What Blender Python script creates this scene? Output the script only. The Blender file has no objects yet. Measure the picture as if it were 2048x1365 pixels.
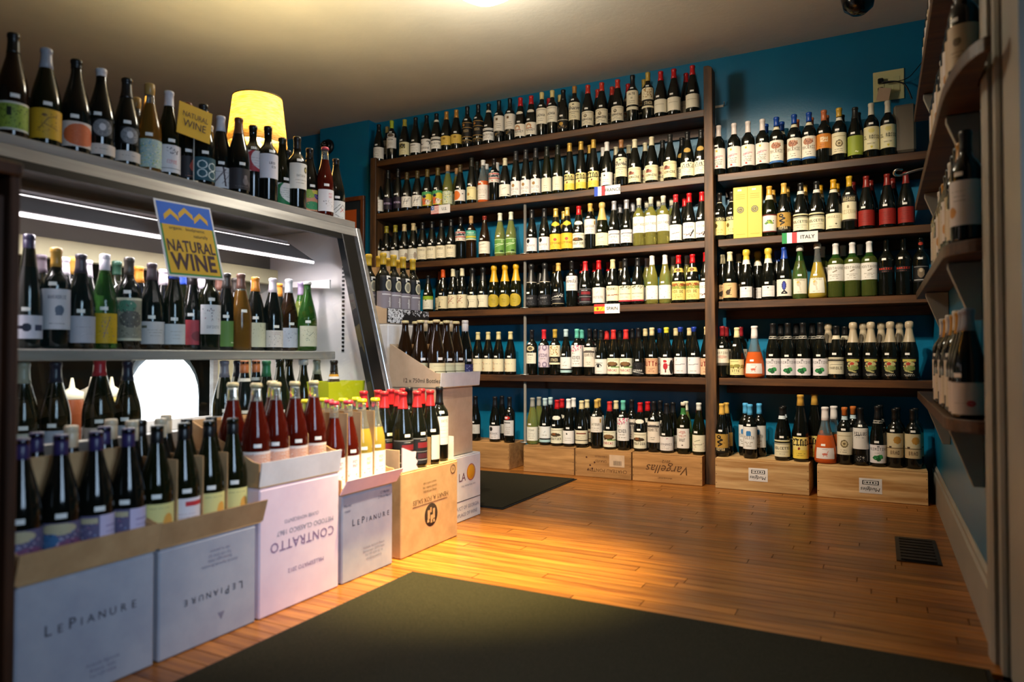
import bpy, bmesh, math, random
from mathutils import Matrix, Vector, Euler
R = math.radians
random.seed(7)
C = bpy.context.scene.collection
scn = bpy.context.scene

# ------------------------------------------------------------------ camera, world, lights, exposure
EYE = 0.78                       # eye height above the floor; the camera stands at x=0, y=0
cam = bpy.data.objects.new('camera', bpy.data.cameras.new('camera'))
C.objects.link(cam)
cam.data.sensor_width = 36.0
cam.data.lens = 1418.0 / 2048.0 * 36.0
cam.location = (0, 0, EYE)
cam.rotation_euler = (R(90 + 1.2), 0, R(27.4))
cam.data.clip_start = 0.05
cam.data.dof.use_dof = True
cam.data.dof.focus_distance = 4.1
cam.data.dof.aperture_fstop = 1.8
scn.camera = cam

scn.view_settings.view_transform = 'Standard'
scn.view_settings.look = 'None'
scn.view_settings.exposure = 0.55
scn.view_settings.gamma = 1.0
scn.view_settings.use_curve_mapping = False
scn.cycles.use_denoising = True
scn.cycles.max_bounces = 10
scn.cycles.transmission_bounces = 8
scn.cycles.transparent_max_bounces = 12
scn.cycles.caustics_reflective = False
scn.cycles.caustics_refractive = False
scn.cycles.sample_clamp_indirect = 6.0

world = bpy.data.worlds.new('world')
scn.world = world
world.use_nodes = True
world.node_tree.nodes['Background'].inputs[0].default_value = (0.35, 0.45, 0.65, 1)
world.node_tree.nodes['Background'].inputs[1].default_value = 0.006

def light(name, kind, loc, energy, col, target=None, **kw):
    d = bpy.data.lights.new(name, kind)
    d.energy = energy
    d.color = col
    for k, v in kw.items():
        setattr(d, k, v)
    o = bpy.data.objects.new(name, d)
    o.location = loc
    if target is not None:
        o.rotation_euler = (Vector(target) - Vector(loc)).to_track_quat('-Z', 'Y').to_euler()
    C.objects.link(o)
    return o

WARM = (1.0, 0.72, 0.40)
# the two tall shop-front panes behind the photographer
for x, y in ((1.20, 0.45), (1.00, -0.05)):
    light('daylight_pane', 'AREA', (x, y, 1.45), 3.8, (0.55, 0.75, 1.0), (-1.7, 2.15, 0.5), shape='RECTANGLE', size=0.40, size_y=1.3, spread=R(70))
# recessed flood over the mat corner
light('floor_flood', 'SPOT', (-1.30, 2.15, 2.66), 1000, (1.0, 0.78, 0.25), (-1.36, 2.32, 0), spot_size=R(36), spot_blend=1.0, shadow_soft_size=0.05)
# unseen spots added over the aisle to brighten the cartons
light('carton_fill_spot', 'SPOT', (-0.80, 2.25, 2.66), 330, (1.0, 0.82, 0.62), (-1.72, 2.05, 0.25), spot_size=R(40), spot_blend=1.0, shadow_soft_size=0.04)
light('carton_fill_spot', 'SPOT', (-1.00, 1.35, 2.66), 95, (1.0, 0.88, 0.74), (-1.90, 2.65, 0.70), spot_size=R(44), spot_blend=1.0, shadow_soft_size=0.04)
# track heads washing the two racks
for x, y, e, tx, tz, sz in ((-2.6, 2.5, 62, -2.8, 1.15, 68), (-1.75, 2.35, 175, -1.9, 0.95, 66), (-1.15, 2.35, 205, -1.15, 0.92, 64), (-0.85, 2.5, 150, -0.54, 1.25, 56)):
    light('rack_spot', 'SPOT', (x, y, 2.62), e, (1.0, 0.85, 0.64), (tx, 4.6, tz), spot_size=R(sz), spot_blend=1.0, shadow_soft_size=0.04)
# bounce of the ceiling globe
light('globe_light', 'POINT', (-1.70, 2.95, 2.36), 21, (1.0, 0.93, 0.78), shadow_soft_size=0.12)

# ------------------------------------------------------------------ helpers
def srgb(h):
    h = h.lstrip('#')
    if len(h) == 3:
        h = ''.join(c * 2 for c in h)
    out = []
    for i in (0, 2, 4):
        c = int(h[i:i + 2], 16) / 255
        out.append(c / 12.92 if c <= 0.04045 else ((c + 0.055) / 1.055) ** 2.4)
    return tuple(out)

MATS = {}
def mat(name, col=None, rough=0.5, metal=0.0, trans=0.0, emit=0.0, ior=1.45, spec=0.5, coat=0.0, emitcol=None):
    if name in MATS:
        return MATS[name]
    m = bpy.data.materials.new(name)
    m.use_nodes = True
    b = m.node_tree.nodes['Principled BSDF']
    c = srgb(col) if isinstance(col, str) else (col or (0.8, 0.8, 0.8))
    b.inputs['Base Color'].default_value = (*c, 1)
    b.inputs['Roughness'].default_value = rough
    b.inputs['Metallic'].default_value = metal
    b.inputs['Transmission Weight'].default_value = trans
    b.inputs['IOR'].default_value = ior
    b.inputs['Specular IOR Level'].default_value = spec
    b.inputs['Coat Weight'].default_value = coat
    if emit:
        ec = srgb(emitcol) if isinstance(emitcol, str) else (emitcol or c)
        b.inputs['Emission Color'].default_value = (*ec, 1)
        b.inputs['Emission Strength'].default_value = emit
    MATS[name] = m
    return m

def noisy(name, c1, c2, scale=(4, 4, 4), rough=0.6, bump=0.0, detail=4, obj_random=0.0, spec=0.5, lo=0.35, hi=0.65, bscale=None, metal=0.0):
    """two-colour noise material in object-position space, optional per-object random tint"""
    if name in MATS:
        return MATS[name]
    m = bpy.data.materials.new(name)
    m.use_nodes = True
    nt = m.node_tree
    b = nt.nodes['Principled BSDF']
    b.inputs['Roughness'].default_value = rough
    b.inputs['Specular IOR Level'].default_value = spec
    b.inputs['Metallic'].default_value = metal
    geo = nt.nodes.new('ShaderNodeNewGeometry')
    oi = nt.nodes.new('ShaderNodeObjectInfo')
    mul = nt.nodes.new('ShaderNodeVectorMath'); mul.operation = 'MULTIPLY'
    mul.inputs[1].default_value = scale
    nt.links.new(geo.outputs['Position'], mul.inputs[0])
    add = nt.nodes.new('ShaderNodeVectorMath'); add.operation = 'ADD'
    nt.links.new(mul.outputs[0], add.inputs[0])
    if obj_random:
        s = nt.nodes.new('ShaderNodeMath'); s.operation = 'MULTIPLY'; s.inputs[1].default_value = 57.0
        nt.links.new(oi.outputs['Random'], s.inputs[0])
        nt.links.new(s.outputs[0], add.inputs[1])
    n = nt.nodes.new('ShaderNodeTexNoise')
    n.inputs['Scale'].default_value = 1.0
    n.inputs['Detail'].default_value = detail
    n.inputs['Roughness'].default_value = 0.6
    nt.links.new(add.outputs[0], n.inputs['Vector'])
    r = nt.nodes.new('ShaderNodeValToRGB')
    r.color_ramp.elements[0].position = lo
    r.color_ramp.elements[1].position = hi
    r.color_ramp.elements[0].color = (*srgb(c1), 1)
    r.color_ramp.elements[1].color = (*srgb(c2), 1)
    nt.links.new(n.outputs['Fac'], r.inputs['Fac'])
    out = r.outputs['Color']
    if obj_random:
        hs = nt.nodes.new('ShaderNodeHueSaturation')
        mr = nt.nodes.new('ShaderNodeMapRange')
        mr.inputs['To Min'].default_value = 1 - obj_random
        mr.inputs['To Max'].default_value = 1 + obj_random
        nt.links.new(oi.outputs['Random'], mr.inputs['Value'])
        nt.links.new(mr.outputs['Result'], hs.inputs['Value'])
        nt.links.new(out, hs.inputs['Color'])
        out = hs.outputs['Color']
    nt.links.new(out, b.inputs['Base Color'])
    if bump:
        bp = nt.nodes.new('ShaderNodeBump')
        bp.inputs['Strength'].default_value = bump
        bp.inputs['Distance'].default_value = 0.004
        src = n.outputs['Fac']
        if bscale:
            n2 = nt.nodes.new('ShaderNodeTexNoise')
            n2.inputs['Scale'].default_value = bscale
            n2.inputs['Detail'].default_value = 3
            nt.links.new(geo.outputs['Position'], n2.inputs['Vector'])
            src = n2.outputs['Fac']
        nt.links.new(src, bp.inputs['Height'])
        nt.links.new(bp.outputs['Normal'], b.inputs['Normal'])
    MATS[name] = m
    return m

def obj(name, me, parent=None, loc=None, rot=None):
    o = bpy.data.objects.new(name, me)
    C.objects.link(o)
    if parent is not None:
        o.parent = parent
    if loc is not None:
        o.location = loc
    if rot is not None:
        o.rotation_euler = rot
    return o

def tag(o, label=None, cat=None, group=None, kind=None):
    if label: o['label'] = label
    if cat: o['category'] = cat
    if group: o['group'] = group
    if kind: o['kind'] = kind
    return o

def thing(name, label, cat, loc=(0, 0, 0), rotz=0.0, group=None):
    o = obj(name, None, None, loc, (0, 0, rotz))
    o.empty_display_size = 0.05
    return tag(o, label, cat, group)

def setmats(me, mats):
    for m in (mats if isinstance(mats, (list, tuple)) else [mats]):
        me.materials.append(m)

def box_bm(bm, x0, x1, y0, y1, z0, z1, mi=0):
    v = [bm.verts.new(p) for p in ((x0, y0, z0), (x1, y0, z0), (x1, y1, z0), (x0, y1, z0), (x0, y0, z1), (x1, y0, z1), (x1, y1, z1), (x0, y1, z1))]
    fs = []
    for q in ((0, 3, 2, 1), (4, 5, 6, 7), (0, 1, 5, 4), (1, 2, 6, 5), (2, 3, 7, 6), (3, 0, 4, 7)):
        f = bm.faces.new([v[i] for i in q]); f.material_index = mi
        fs.append(f)
    return v

def finish(name, bm, mats, parent=None, bevel=0.0, smooth=False, loc=None, rot=None, segs=1):
    bmesh.ops.recalc_face_normals(bm, faces=bm.faces)
    if bevel:
        bmesh.ops.bevel(bm, geom=list(bm.edges), offset=bevel, segments=segs, affect='EDGES', profile=0.5)
    me = bpy.data.meshes.new(name)
    bm.to_mesh(me); bm.free()
    if smooth:
        for p in me.polygons: p.use_smooth = True
    setmats(me, mats)
    return obj(name, me, parent, loc, rot)

def box(name, x0, x1, y0, y1, z0, z1, m, parent=None, bevel=0.0, loc=None, rot=None):
    bm = bmesh.new()
    box_bm(bm, x0, x1, y0, y1, z0, z1)
    return finish(name, bm, m, parent, bevel, loc=loc, rot=rot)

def prism(name, pts, axis, a0, a1, m, parent=None, bevel=0.0):
    """extrude a 2-D outline along 'x', 'y' or 'z' from a0 to a1 (pts are the other two coordinates in order)"""
    bm = bmesh.new()
    def P(p, a):
        return {'x': (a, p[0], p[1]), 'y': (p[0], a, p[1]), 'z': (p[0], p[1], a)}[axis]
    A = [bm.verts.new(P(p, a0)) for p in pts]
    B = [bm.verts.new(P(p, a1)) for p in pts]
    bm.faces.new(A); bm.faces.new(B[::-1])
    n = len(pts)
    for i in range(n):
        bm.faces.new((A[i], B[i], B[(i + 1) % n], A[(i + 1) % n]))
    return finish(name, bm, m, parent, bevel)

def lathe_mesh(name, prof, mats, seg=24, mi=None, smooth=True):
    """prof: list of (r, z); mi: material index per band"""
    vs, fs, ms = [], [], []
    rings = []
    for r, z in prof:
        if r < 1e-6:
            rings.append([len(vs)]); vs.append((0, 0, z))
        else:
            rings.append(list(range(len(vs), len(vs) + seg)))
            for k in range(seg):
                a = 2 * math.pi * k / seg
                vs.append((r * math.cos(a), r * math.sin(a), z))
    for i in range(len(prof) - 1):
        A, B = rings[i], rings[i + 1]
        for k in range(seg):
            k2 = (k + 1) % seg
            if len(A) == 1 and len(B) == 1: continue
            if len(A) == 1: f = (A[0], B[k2], B[k])
            elif len(B) == 1: f = (A[k], A[k2], B[0])
            else: f = (A[k], A[k2], B[k2], B[k])
            fs.append(f); ms.append(mi[i] if mi else 0)
    me = bpy.data.meshes.new(name)
    me.from_pydata(vs, [], fs)
    for p, m_ in zip(me.polygons, ms):
        p.use_smooth = smooth; p.material_index = m_
    setmats(me, mats)
    return me

def lathe(name, prof, m, parent=None, seg=24, loc=None, rot=None, smooth=True):
    return obj(name, lathe_mesh(name, prof, m, seg, smooth=smooth), parent, loc, rot)

def tube(name, pts, r, m, parent=None, seg=8):
    cu = bpy.data.curves.new(name, 'CURVE')
    cu.dimensions = '3D'; cu.bevel_depth = r; cu.bevel_resolution = 2; cu.use_fill_caps = True
    sp = cu.splines.new('NURBS' if len(pts) > 3 else 'POLY')
    sp.points.add(len(pts) - 1)
    for p, q in zip(sp.points, pts): p.co = (*q, 1)
    if len(pts) > 3:
        sp.use_endpoint_u = True; sp.order_u = 3
    tmp = bpy.data.objects.new('tmp', cu); C.objects.link(tmp)
    dg = bpy.context.evaluated_depsgraph_get()
    me = bpy.data.meshes.new_from_object(tmp.evaluated_get(dg))
    bpy.data.objects.remove(tmp); bpy.data.curves.remove(cu)
    me.materials.clear(); setmats(me, m)
    for p in me.polygons: p.use_smooth = True
    return obj(name, me, parent)

def text(name, s, size, m, parent, mtx, align='CENTER', stretch=1.0, shear=0.0, space=1.0, bold=0.0):
    cu = bpy.data.curves.new(name, 'FONT')
    cu.body = s; cu.size = size; cu.align_x = align; cu.align_y = 'CENTER'
    cu.shear = shear; cu.space_character = space; cu.resolution_u = 2; cu.offset = bold * size
    tmp = bpy.data.objects.new('tmp', cu); C.objects.link(tmp)
    dg = bpy.context.evaluated_depsgraph_get()
    me = bpy.data.meshes.new_from_object(tmp.evaluated_get(dg))
    bpy.data.objects.remove(tmp); bpy.data.curves.remove(cu)
    if stretch != 1.0:
        for v in me.vertices: v.co.y *= stretch
    me.materials.clear(); setmats(me, m)
    o = obj(name, me, parent)
    o.matrix_local = mtx
    return o

def face_mtx(origin, u, v):
    """matrix that lays text x along u and y along v at origin"""
    u = Vector(u).normalized(); v = Vector(v).normalized(); n = u.cross(v)
    M = Matrix((u, v, n)).transposed().to_4x4()
    M.translation = Vector(origin)
    return M

def under(part, *kids):
    """hang pieces that share the part's parent below that part (thing > part > sub-part)"""
    inv = part.matrix_basis.inverted()
    for k in kids:
        k.parent = part
        k.matrix_parent_inverse = inv
    return kids[0]

SY, CY = math.sin(R(27.4)), math.cos(R(27.4))
def ray(px):
    t = (px - 1024.0) / 1418.0
    return (-SY + CY * t, CY + SY * t)
def x_at(px, y):                    # where the photo's column px meets the vertical plane y
    d = ray(px); return y * d[0] / d[1]
def y_at(px, x):                    # where the photo's column px meets the vertical plane x
    d = ray(px); return x * d[1] / d[0]

# ------------------------------------------------------------------ printed paper (colour raster on real geometry)
FONT = {k: v for k, v in (p.split(':') for p in
    "A:25755 B:65656 C:34443 D:65556 E:74647 F:74644 G:34553 H:55755 I:72227 J:11152 K:55655 L:44447 M:57755 N:65555 O:75557 P:65644 Q:25573 R:65655 S:34216 T:72222 U:55557 V:55552 W:55775 X:55255 Y:55222 Z:71247 0:75557 1:26227 2:61247 3:61216 4:55711 5:74616 6:34657 7:71222 8:75757 9:75716 .:00002 ':22000 -:00700".split())}

def raster(nx, ny, bg, ops, seed=0):
    rnd = random.Random(seed)
    g = [[srgb(bg)] * nx for _ in range(ny)]
    def put(i, j, c):
        if 0 <= i < nx and 0 <= j < ny: g[j][i] = c
    for op in ops:
        k = op[0]
        if k == 'r':
            _, u0, v0, u1, v1, col = op; c = srgb(col)
            for j in range(int(round(v0 * ny)), int(round(v1 * ny))):
                for i in range(int(round(u0 * nx)), int(round(u1 * nx))): put(i, j, c)
        elif k == 'c':
            _, u, v, ru, rv, col = op; c = srgb(col)
            for j in range(ny):
                for i in range(nx):
                    if (((i + .5) / nx - u) / ru) ** 2 + (((j + .5) / ny - v) / rv) ** 2 <= 1: put(i, j, c)
        elif k == 'l':
            _, u0, v0, u1, v1, w, col = op; c = srgb(col)
            n = 3 * max(nx, ny)
            for s in range(n + 1):
                a = s / n; x = (u0 + (u1 - u0) * a) * nx; y = (v0 + (v1 - v0) * a) * ny
                for dx in range(w):
                    for dy in range(w): put(int(x) + dx, int(y) + dy, c)
        elif k == 't':
            _, s, u, v, sc, col = op; c = srgb(col)
            W = (len(s) * 4 - 1) * sc; x0 = int(round(u * nx - W / 2)); y0 = int(round(v * ny - 2.5 * sc))
            for ch in s:
                f = FONT.get(ch)
                if f:
                    for rr in range(5):
                        b = int(f[rr])
                        for cc in range(3):
                            if b & (4 >> cc):
                                for a in range(sc):
                                    for e in range(sc): put(x0 + cc * sc + a, y0 + (4 - rr) * sc + e, c)
                x0 += 4 * sc
        elif k == 's':
            _, n, u0, v0, u1, v1, cols = op
            for _i in range(n):
                c = srgb(rnd.choice(cols.split()))
                i, j = int(rnd.uniform(u0, u1) * nx), int(rnd.uniform(v0, v1) * ny)
                w = rnd.choice((1, 1, 2))
                for a in range(w):
                    for e in range(w): put(i + a, j + e, c)
        elif k == 'x':                       # small print: broken lines
            _, v0, v1, n, col = op; c = srgb(col)
            for q in range(n):
                j = int((v0 + (v1 - v0) * (q + .5) / n) * ny)
                half = rnd.uniform(.12, .24)
                for i in range(int((.5 - half) * nx), int((.5 + half) * nx)):
                    if rnd.random() < .72: put(i, j, c)
    return g

def paper_mat():
    if 'printed_paper' in MATS: return MATS['printed_paper']
    m = bpy.data.materials.new('printed_paper'); m.use_nodes = True
    nt = m.node_tree; b = nt.nodes['Principled BSDF']
    a = nt.nodes.new('ShaderNodeAttribute'); a.attribute_name = 'Col'
    nt.links.new(a.outputs['Color'], b.inputs['Base Color'])
    b.inputs['Roughness'].default_value = 0.55
    b.inputs['Specular IOR Level'].default_value = 0.3
    MATS['printed_paper'] = m
    return m

def grid_mesh(name, nx, ny, g, P, m=None, ext=False):
    vs = [P(i / nx, j / ny) for j in range(ny + 1) for i in range(nx + 1)]
    fs = [(j * (nx + 1) + i, j * (nx + 1) + i + 1, (j + 1) * (nx + 1) + i + 1, (j + 1) * (nx + 1) + i) for j in range(ny) for i in range(nx)]
    me = bpy.data.meshes.new(name)
    me.from_pydata(vs, [], fs)
    at = me.color_attributes.new('Col', 'FLOAT_COLOR', 'CORNER')
    buf = []
    for j in range(ny):
        for i in range(nx): buf.extend((*g[j][i], 1.0) * 4)
    at.data.foreach_set('color', buf)
    for p in me.polygons: p.use_smooth = True
    setmats(me, m or paper_mat())
    return me

# ------------------------------------------------------------------ materials
BLUE = noisy('blue_wall_paint', '#00668c', '#006f96', (3, 3, 3), 0.35, 0.10, bscale=90.0)
CEIL = noisy('ceiling_plaster', '#c4c2b8', '#cdcabf', (2, 2, 2), 0.8, 0.25, bscale=35.0)
SHELF = noisy('stained_shelf_wood', '#2b1707', '#583411', (2.2, 26, 26), 0.5, 0.25, obj_random=0.12)
POSTW = noisy('rough_post_wood', '#2b1a0a', '#5e3c1a', (24, 24, 2.6), 0.6, 0.5, obj_random=0.1)
PINE = noisy('crate_pine', '#a87a44', '#dab680', (2.0, 18, 30), 0.65, 0.2, obj_random=0.16)
PINE_D = noisy('crate_pine_dark', '#8e6436', '#b98a52', (2.5, 16, 26), 0.65, 0.2, obj_random=0.2)
OAK = noisy('oak_strip', '#6f3a10', '#b87732', (3.0, 46, 20), 0.30, 0.10, detail=6, obj_random=0.26, lo=0.30, hi=0.72)
GAP = mat('floor_gap', '#22120a', 0.8)
WHITE = noisy('white_paint', '#8f8a80', '#9c978c', (3, 3, 3), 0.45)
RUG = noisy('mat_pile', '#1a1810', '#423d2e', (420, 420, 420), 0.95, 0.4, detail=3, lo=0.35, hi=0.75, spec=0.1)
RUBBER = mat('mat_rubber', '#0c0c0c', 0.8)
STEEL = noisy('brushed_steel', '#8f8c88', '#a9a6a2', (30, 2, 30), 0.36, 0.05, metal=0.35)
STEEL_L = noisy('bright_steel', '#b9b9b9', '#d0d0d0', (30, 2, 30), 0.30, metal=0.8)
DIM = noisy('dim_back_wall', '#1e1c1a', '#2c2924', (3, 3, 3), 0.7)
BLACKP = mat('black_plastic', '#0b0b0c', 0.4)
CASEW = mat('case_enamel', '#d8d2d2', 0.4)
CREAM = mat('cream_enamel', '#c9c19a', 0.45)
KRAFT = noisy('kraft_board', '#b08a5e', '#c09a6c', (14, 14, 14), 0.85, 0.05, obj_random=0.06)
KRAFT_P = noisy('pale_kraft', '#bfa384', '#cbb091', (14, 14, 14), 0.85, 0.05, obj_random=0.05)
CARD_W = noisy('white_card', '#d6d3d2', '#e4e1e0', (10, 10, 10), 0.7)
CARD_L = noisy('lavender_card', '#9c9eac', '#abacb6', (9, 9, 9), 0.7)
CARD_P = noisy('pink_card', '#dcc3d2', '#e6cfdb', (7, 7, 7), 0.7)
INK = mat('printed_ink', '#2c2a33', 0.7)
INK_L = mat('grey_ink', '#7d7a8c', 0.7)
INK_P = mat('purple_ink', '#7a5a86', 0.7)
INK_B = mat('brown_ink', '#5a3a1c', 0.8)
INK_K = mat('black_ink', '#141210', 0.7)
PIPE = mat('galvanised_pipe', '#a9a6a0', 0.35, metal=0.7)
# ------------------------------------------------------------------ setting
YW, ZC, XR = 4.65, 2.705, 0.27
def struct(o, kind='structure'):
    o['kind'] = kind; return o
floor = struct(box('floor', -5.6, 2.0, -1.2, YW + 0.02, -0.06, -0.012, GAP))
struct(box('ceiling', -5.6, 2.0, -1.2, YW + 0.1, ZC, ZC + 0.05, CEIL))
struct(box('wall_back', -5.6, 0.45, YW, YW + 0.1, -0.02, ZC, BLUE))
struct(box('wall_chimney', -4.20, -3.68, 4.562, YW, -0.02, ZC, BLUE))
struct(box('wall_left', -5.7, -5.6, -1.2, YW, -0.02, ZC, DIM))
struct(box('wall_right', XR, XR + 0.12, 2.16, YW, -0.02, ZC, BLUE))
struct(box('wall_front', -5.6, -1.0, -1.3, -1.2, -0.02, ZC, BLUE))
# oak strip planks, laid along the back wall
unit = bmesh.new(); box_bm(unit, -0.5, 0.5, -0.5, 0.5, -0.012, 0.0)
pm = bpy.data.meshes.new('plank'); unit.to_mesh(pm); unit.free(); setmats(pm, OAK)
rnd = random.Random(3)
PW = 0.0572
y = 0.50
while y < 4.62:
    xa, xb = (-1.80, -1.40) if y < 2.06 else ((-1.80, 0.262) if y < 2.62 else (-2.75, 0.262))
    x = xa - rnd.uniform(0, 0.5)
    while x < xb:
        L = rnd.uniform(0.55, 1.45)
        a, b = max(x, xa), min(x + L, xb)
        if b - a > 0.03:
            p = obj('plank', pm, floor, ((a + b) / 2, y + PW / 2, 0.0))
            p.scale = (b - a - 0.0028, PW - 0.0026, 1)
        x += L
    y += PW
# the rest of the floor, out of view
struct(box('floor_far', -5.6, -2.76, -1.2, YW, -0.012, -0.001, OAK))

# skirting and door casing on the narrow wall at the photographer's side
bb = prism('baseboard_right', [(XR - 0.016, 0), (XR - 0.016, 0.145), (XR - 0.010, 0.152), (XR - 0.010, 0.168), (XR - 0.003, 0.178), (XR + 0.001, 0.178), (XR + 0.001, 0)], 'y', 2.23, YW - 0.002, WHITE)
struct(bb)
struct(prism('trim_1', [(XR + 0.01, 2.165), (XR - 0.018, 2.165), (XR - 0.024, 2.185), (XR - 0.026, 2.225), (XR - 0.012, 2.232), (XR + 0.01, 2.232)], 'z', 0.0, ZC - 0.001, WHITE))
struct(prism('trim_2', [(XR + 0.03, 2.164), (XR - 0.008, 2.164), (XR - 0.010, 2.10), (XR - 0.002, 2.094), (XR + 0.03, 2.094)], 'z', 0.0, ZC - 0.001, WHITE))
struct(box('trim_3', XR + 0.005, XR + 0.16, 1.86, 2.093, 0.0, ZC - 0.001, WHITE))

# ------------------------------------------------------------------ floor mats and register
def rug(name, x0, x1, y0, y1, label, rot=0.0):
    cx, cy = (x0 + x1) / 2, (y0 + y1) / 2
    t = thing(name, label, 'mat', (cx, cy, 0), rot)
    w, h = (x1 - x0) / 2, (y1 - y0) / 2
    box('rubber_edge', -w, w, -h, h, 0.0005, 0.004, RUBBER, t)
    box('pile', -w + 0.012, w - 0.012, -h + 0.012, h - 0.012, 0.004, 0.009, RUG, t, 0.002)
rug('floor_mat', -1.50, 0.235, 0.35, 2.115, 'large black entrance mat on the oak floor')
rug('floor_mat', -2.62, -1.70, 3.18, 4.17, 'black mat on the floor before the rack crates')
vent = thing('floor_register', 'dark slotted register set in the oak floor near the white baseboard', 'vent', (0.125, 3.28, 0))
box('frame', -0.075, 0.075, -0.20, 0.20, 0.0004, 0.004, BLACKP, vent)
VB = mat('vent_bar', '#1c1510', 0.5)
for i in range(8):
    box('slat', -0.06, 0.06, -0.185 + i * 0.048, -0.155 + i * 0.048, 0.004, 0.009, VB, vent)

# ------------------------------------------------------------------ wine racks on the far wall
YF, YB = 4.405, 4.645
ZS = (2.304, 1.889, 1.489, 1.111, 0.646)
rackL = thing('wine_rack', 'long dark wooden wall rack of five shelves', 'rack', (-2.2, YF, 0))
def board(x0, x1, z, parent, px):
    bm = bmesh.new(); box_bm(bm, x0, x1, YF, YB, z - 0.044, z)
    return finish('shelf_board', bm, SHELF, parent, 0.003)
def child_of(o, t):
    o.parent = t; o.matrix_parent_inverse = Matrix.Translation(-Vector(t.location)); return o
for z in ZS:
    child_of(board(-3.475, -0.945, z, None, 0), rackL)
    child_of(box('wall_cleat', -3.475, -0.945, YB - 0.022, YB, z - 0.10, z - 0.045, SHELF), rackL)
child_of(box('end_upright', -3.53, -3.476, YF - 0.01, YB, 0.0, 2.33, POSTW, None, 0.003), rackL)
post = prism('corner_post', [(-0.943, 0), (-0.870, 0), (-0.886, 1.3), (-0.893, 2.545), (-0.915, 2.56), (-0.944, 2.56), (-0.943, 1.3)], 'y', YF - 0.03, YF + 0.06, POSTW, None, 0.003)
child_of(post, rackL)
for za, zb in ((1.489, 1.845), (1.111, 1.445), (0.646, 1.067), (0.176, 0.602)):
    xp = x_at(1046, 4.40)
    p = lathe('support_pipe', [(0, 0), (0.035, 0), (0.035, 0.004), (0.0105, 0.006), (0.0105, zb - za - 0.001), (0, zb - za - 0.001)], PIPE, None, 14, (xp, YF + 0.028, za + 0.001))
    child_of(p, rackL)
rackR = thing('wine_rack', 'shorter dark wooden rack of four shelves beneath the wall outlet', 'rack', (-0.3, YF, 0))
for z in ZS[1:]:
    child_of(board(-0.868, 0.262, z, None, 0), rackR)
    child_of(box('wall_cleat', -0.862, 0.262, YB - 0.022, YB, z - 0.10, z - 0.045, SHELF), rackR)

# country signs on the board edges
def sign(px0, px1, z, label, word, ops):
    x0, x1 = x_at(px0, YF), x_at(px1, YF)
    t = thing('country_sign', label, 'sign', ((x0 + x1) / 2, YF - 0.004, z))
    w, h = (x1 - x0) / 2, 0.031
    cd = box('card', -w, w, -0.001, 0.003, -h, h, CARD_W, t)
    fw = 2 * w * 0.42
    g = raster(39, 26, '#f2f2f2', ops, 1)
    fl = obj('flag', grid_mesh('flag', 39, 26, g, lambda u, v: (-w + fw * u, -0.0016, -h + 2 * h * v)), t)
    lt_ = text('lettering', word, 0.029, INK_K, t, face_mtx((-w + fw + (2 * w - fw) / 2, -0.0018, 0), (1, 0, 0), (0, 0, 1)), space=1.02, bold=.012)
    under(cd, fl, lt_)
    return t
stripes = [('r', 0, k / 13, 1, (k + 1) / 13, '#b83a3a' if k % 2 == 0 else '#efe9e4') for k in range(13)]
sign(862, 900, 1.867, 'small sign with a starred striped flag on the rack edge', 'U.S.', stripes + [('r', 0, .46, .42, 1, '#2d4f96'), ('s', 26, .03, .5, .38, .96, '#e8e8f0')])
sign(1190, 1242, 1.867, 'FRANCE sign with blue white red flag on the rack edge', 'FRANCE', [('r', 0, 0, .33, 1, '#2347b4'), ('r', .67, 0, 1, 1, '#c2303a')])
sign(1189, 1240, 1.089, 'SPAIN sign with red and yellow flag on the rack edge', 'SPAIN', [('r', 0, 0, 1, 1, '#c4302a'), ('r', 0, .26, 1, .74, '#e6b72c'), ('c', .33, .5, .10, .17, '#a5502a'), ('l', .55, .3, .85, .7, 1, '#a04028')])
sign(1566, 1638, 1.467, 'ITALY sign with green white red flag on the rack edge', 'ITALY', [('r', 0, 0, .33, 1, '#1d8a4a'), ('r', .67, 0, 1, 1, '#c03a40')])

# pine crates standing under the racks
def crate(px0, px1, yf, depth, h, label, m=PINE, extra=None, end=True):
    x0, x1 = x_at(px0, yf), x_at(px1, yf)
    w = (x1 - x0) / 2
    t = thing('wooden_crate', label, 'crate', ((x0 + x1) / 2, yf, 0.001))
    th = 0.012
    box('front_plank', -w, w, 0, th, 0, h, m, t, 0.0015)
    box('back_plank', -w, w, depth - th, depth, 0, h, m, t, 0.0015)
    for s in (-1, 1):
        a, b = (-w, -w + th) if s < 0 else (w - th, w)
        box('end_plank', a, b, th, depth - th, 0, h, m, t, 0.0015)
    n = 3
    for i in range(n):
        ya, yb = depth * i / n + 0.0008, depth * (i + 1) / n - 0.0008
        box('lid_plank', -w + 0.0005, w - 0.0005, ya, yb, h + 0.0002, h + 0.008, m, t, 0.001)
    for s in (-1, 1):
        for k in (0.2, 0.5, 0.8):
            nl = lathe('nail_head', [(0, 0.0015), (0.002, 0.001), (0.0022, 0)], BLACKP, t, 8, (s * (w - 0.006), -0.0002, h * k), (R(90), 0, 0))
    if extra: extra(t, w, h)
    return t
F = lambda x, z: face_mtx((x, -0.0008, z), (1, 0, 0), (0, 0, 1))
U = lambda x, z: face_mtx((x, -0.0008, z), (-1, 0, 0), (0, 0, -1))
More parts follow.
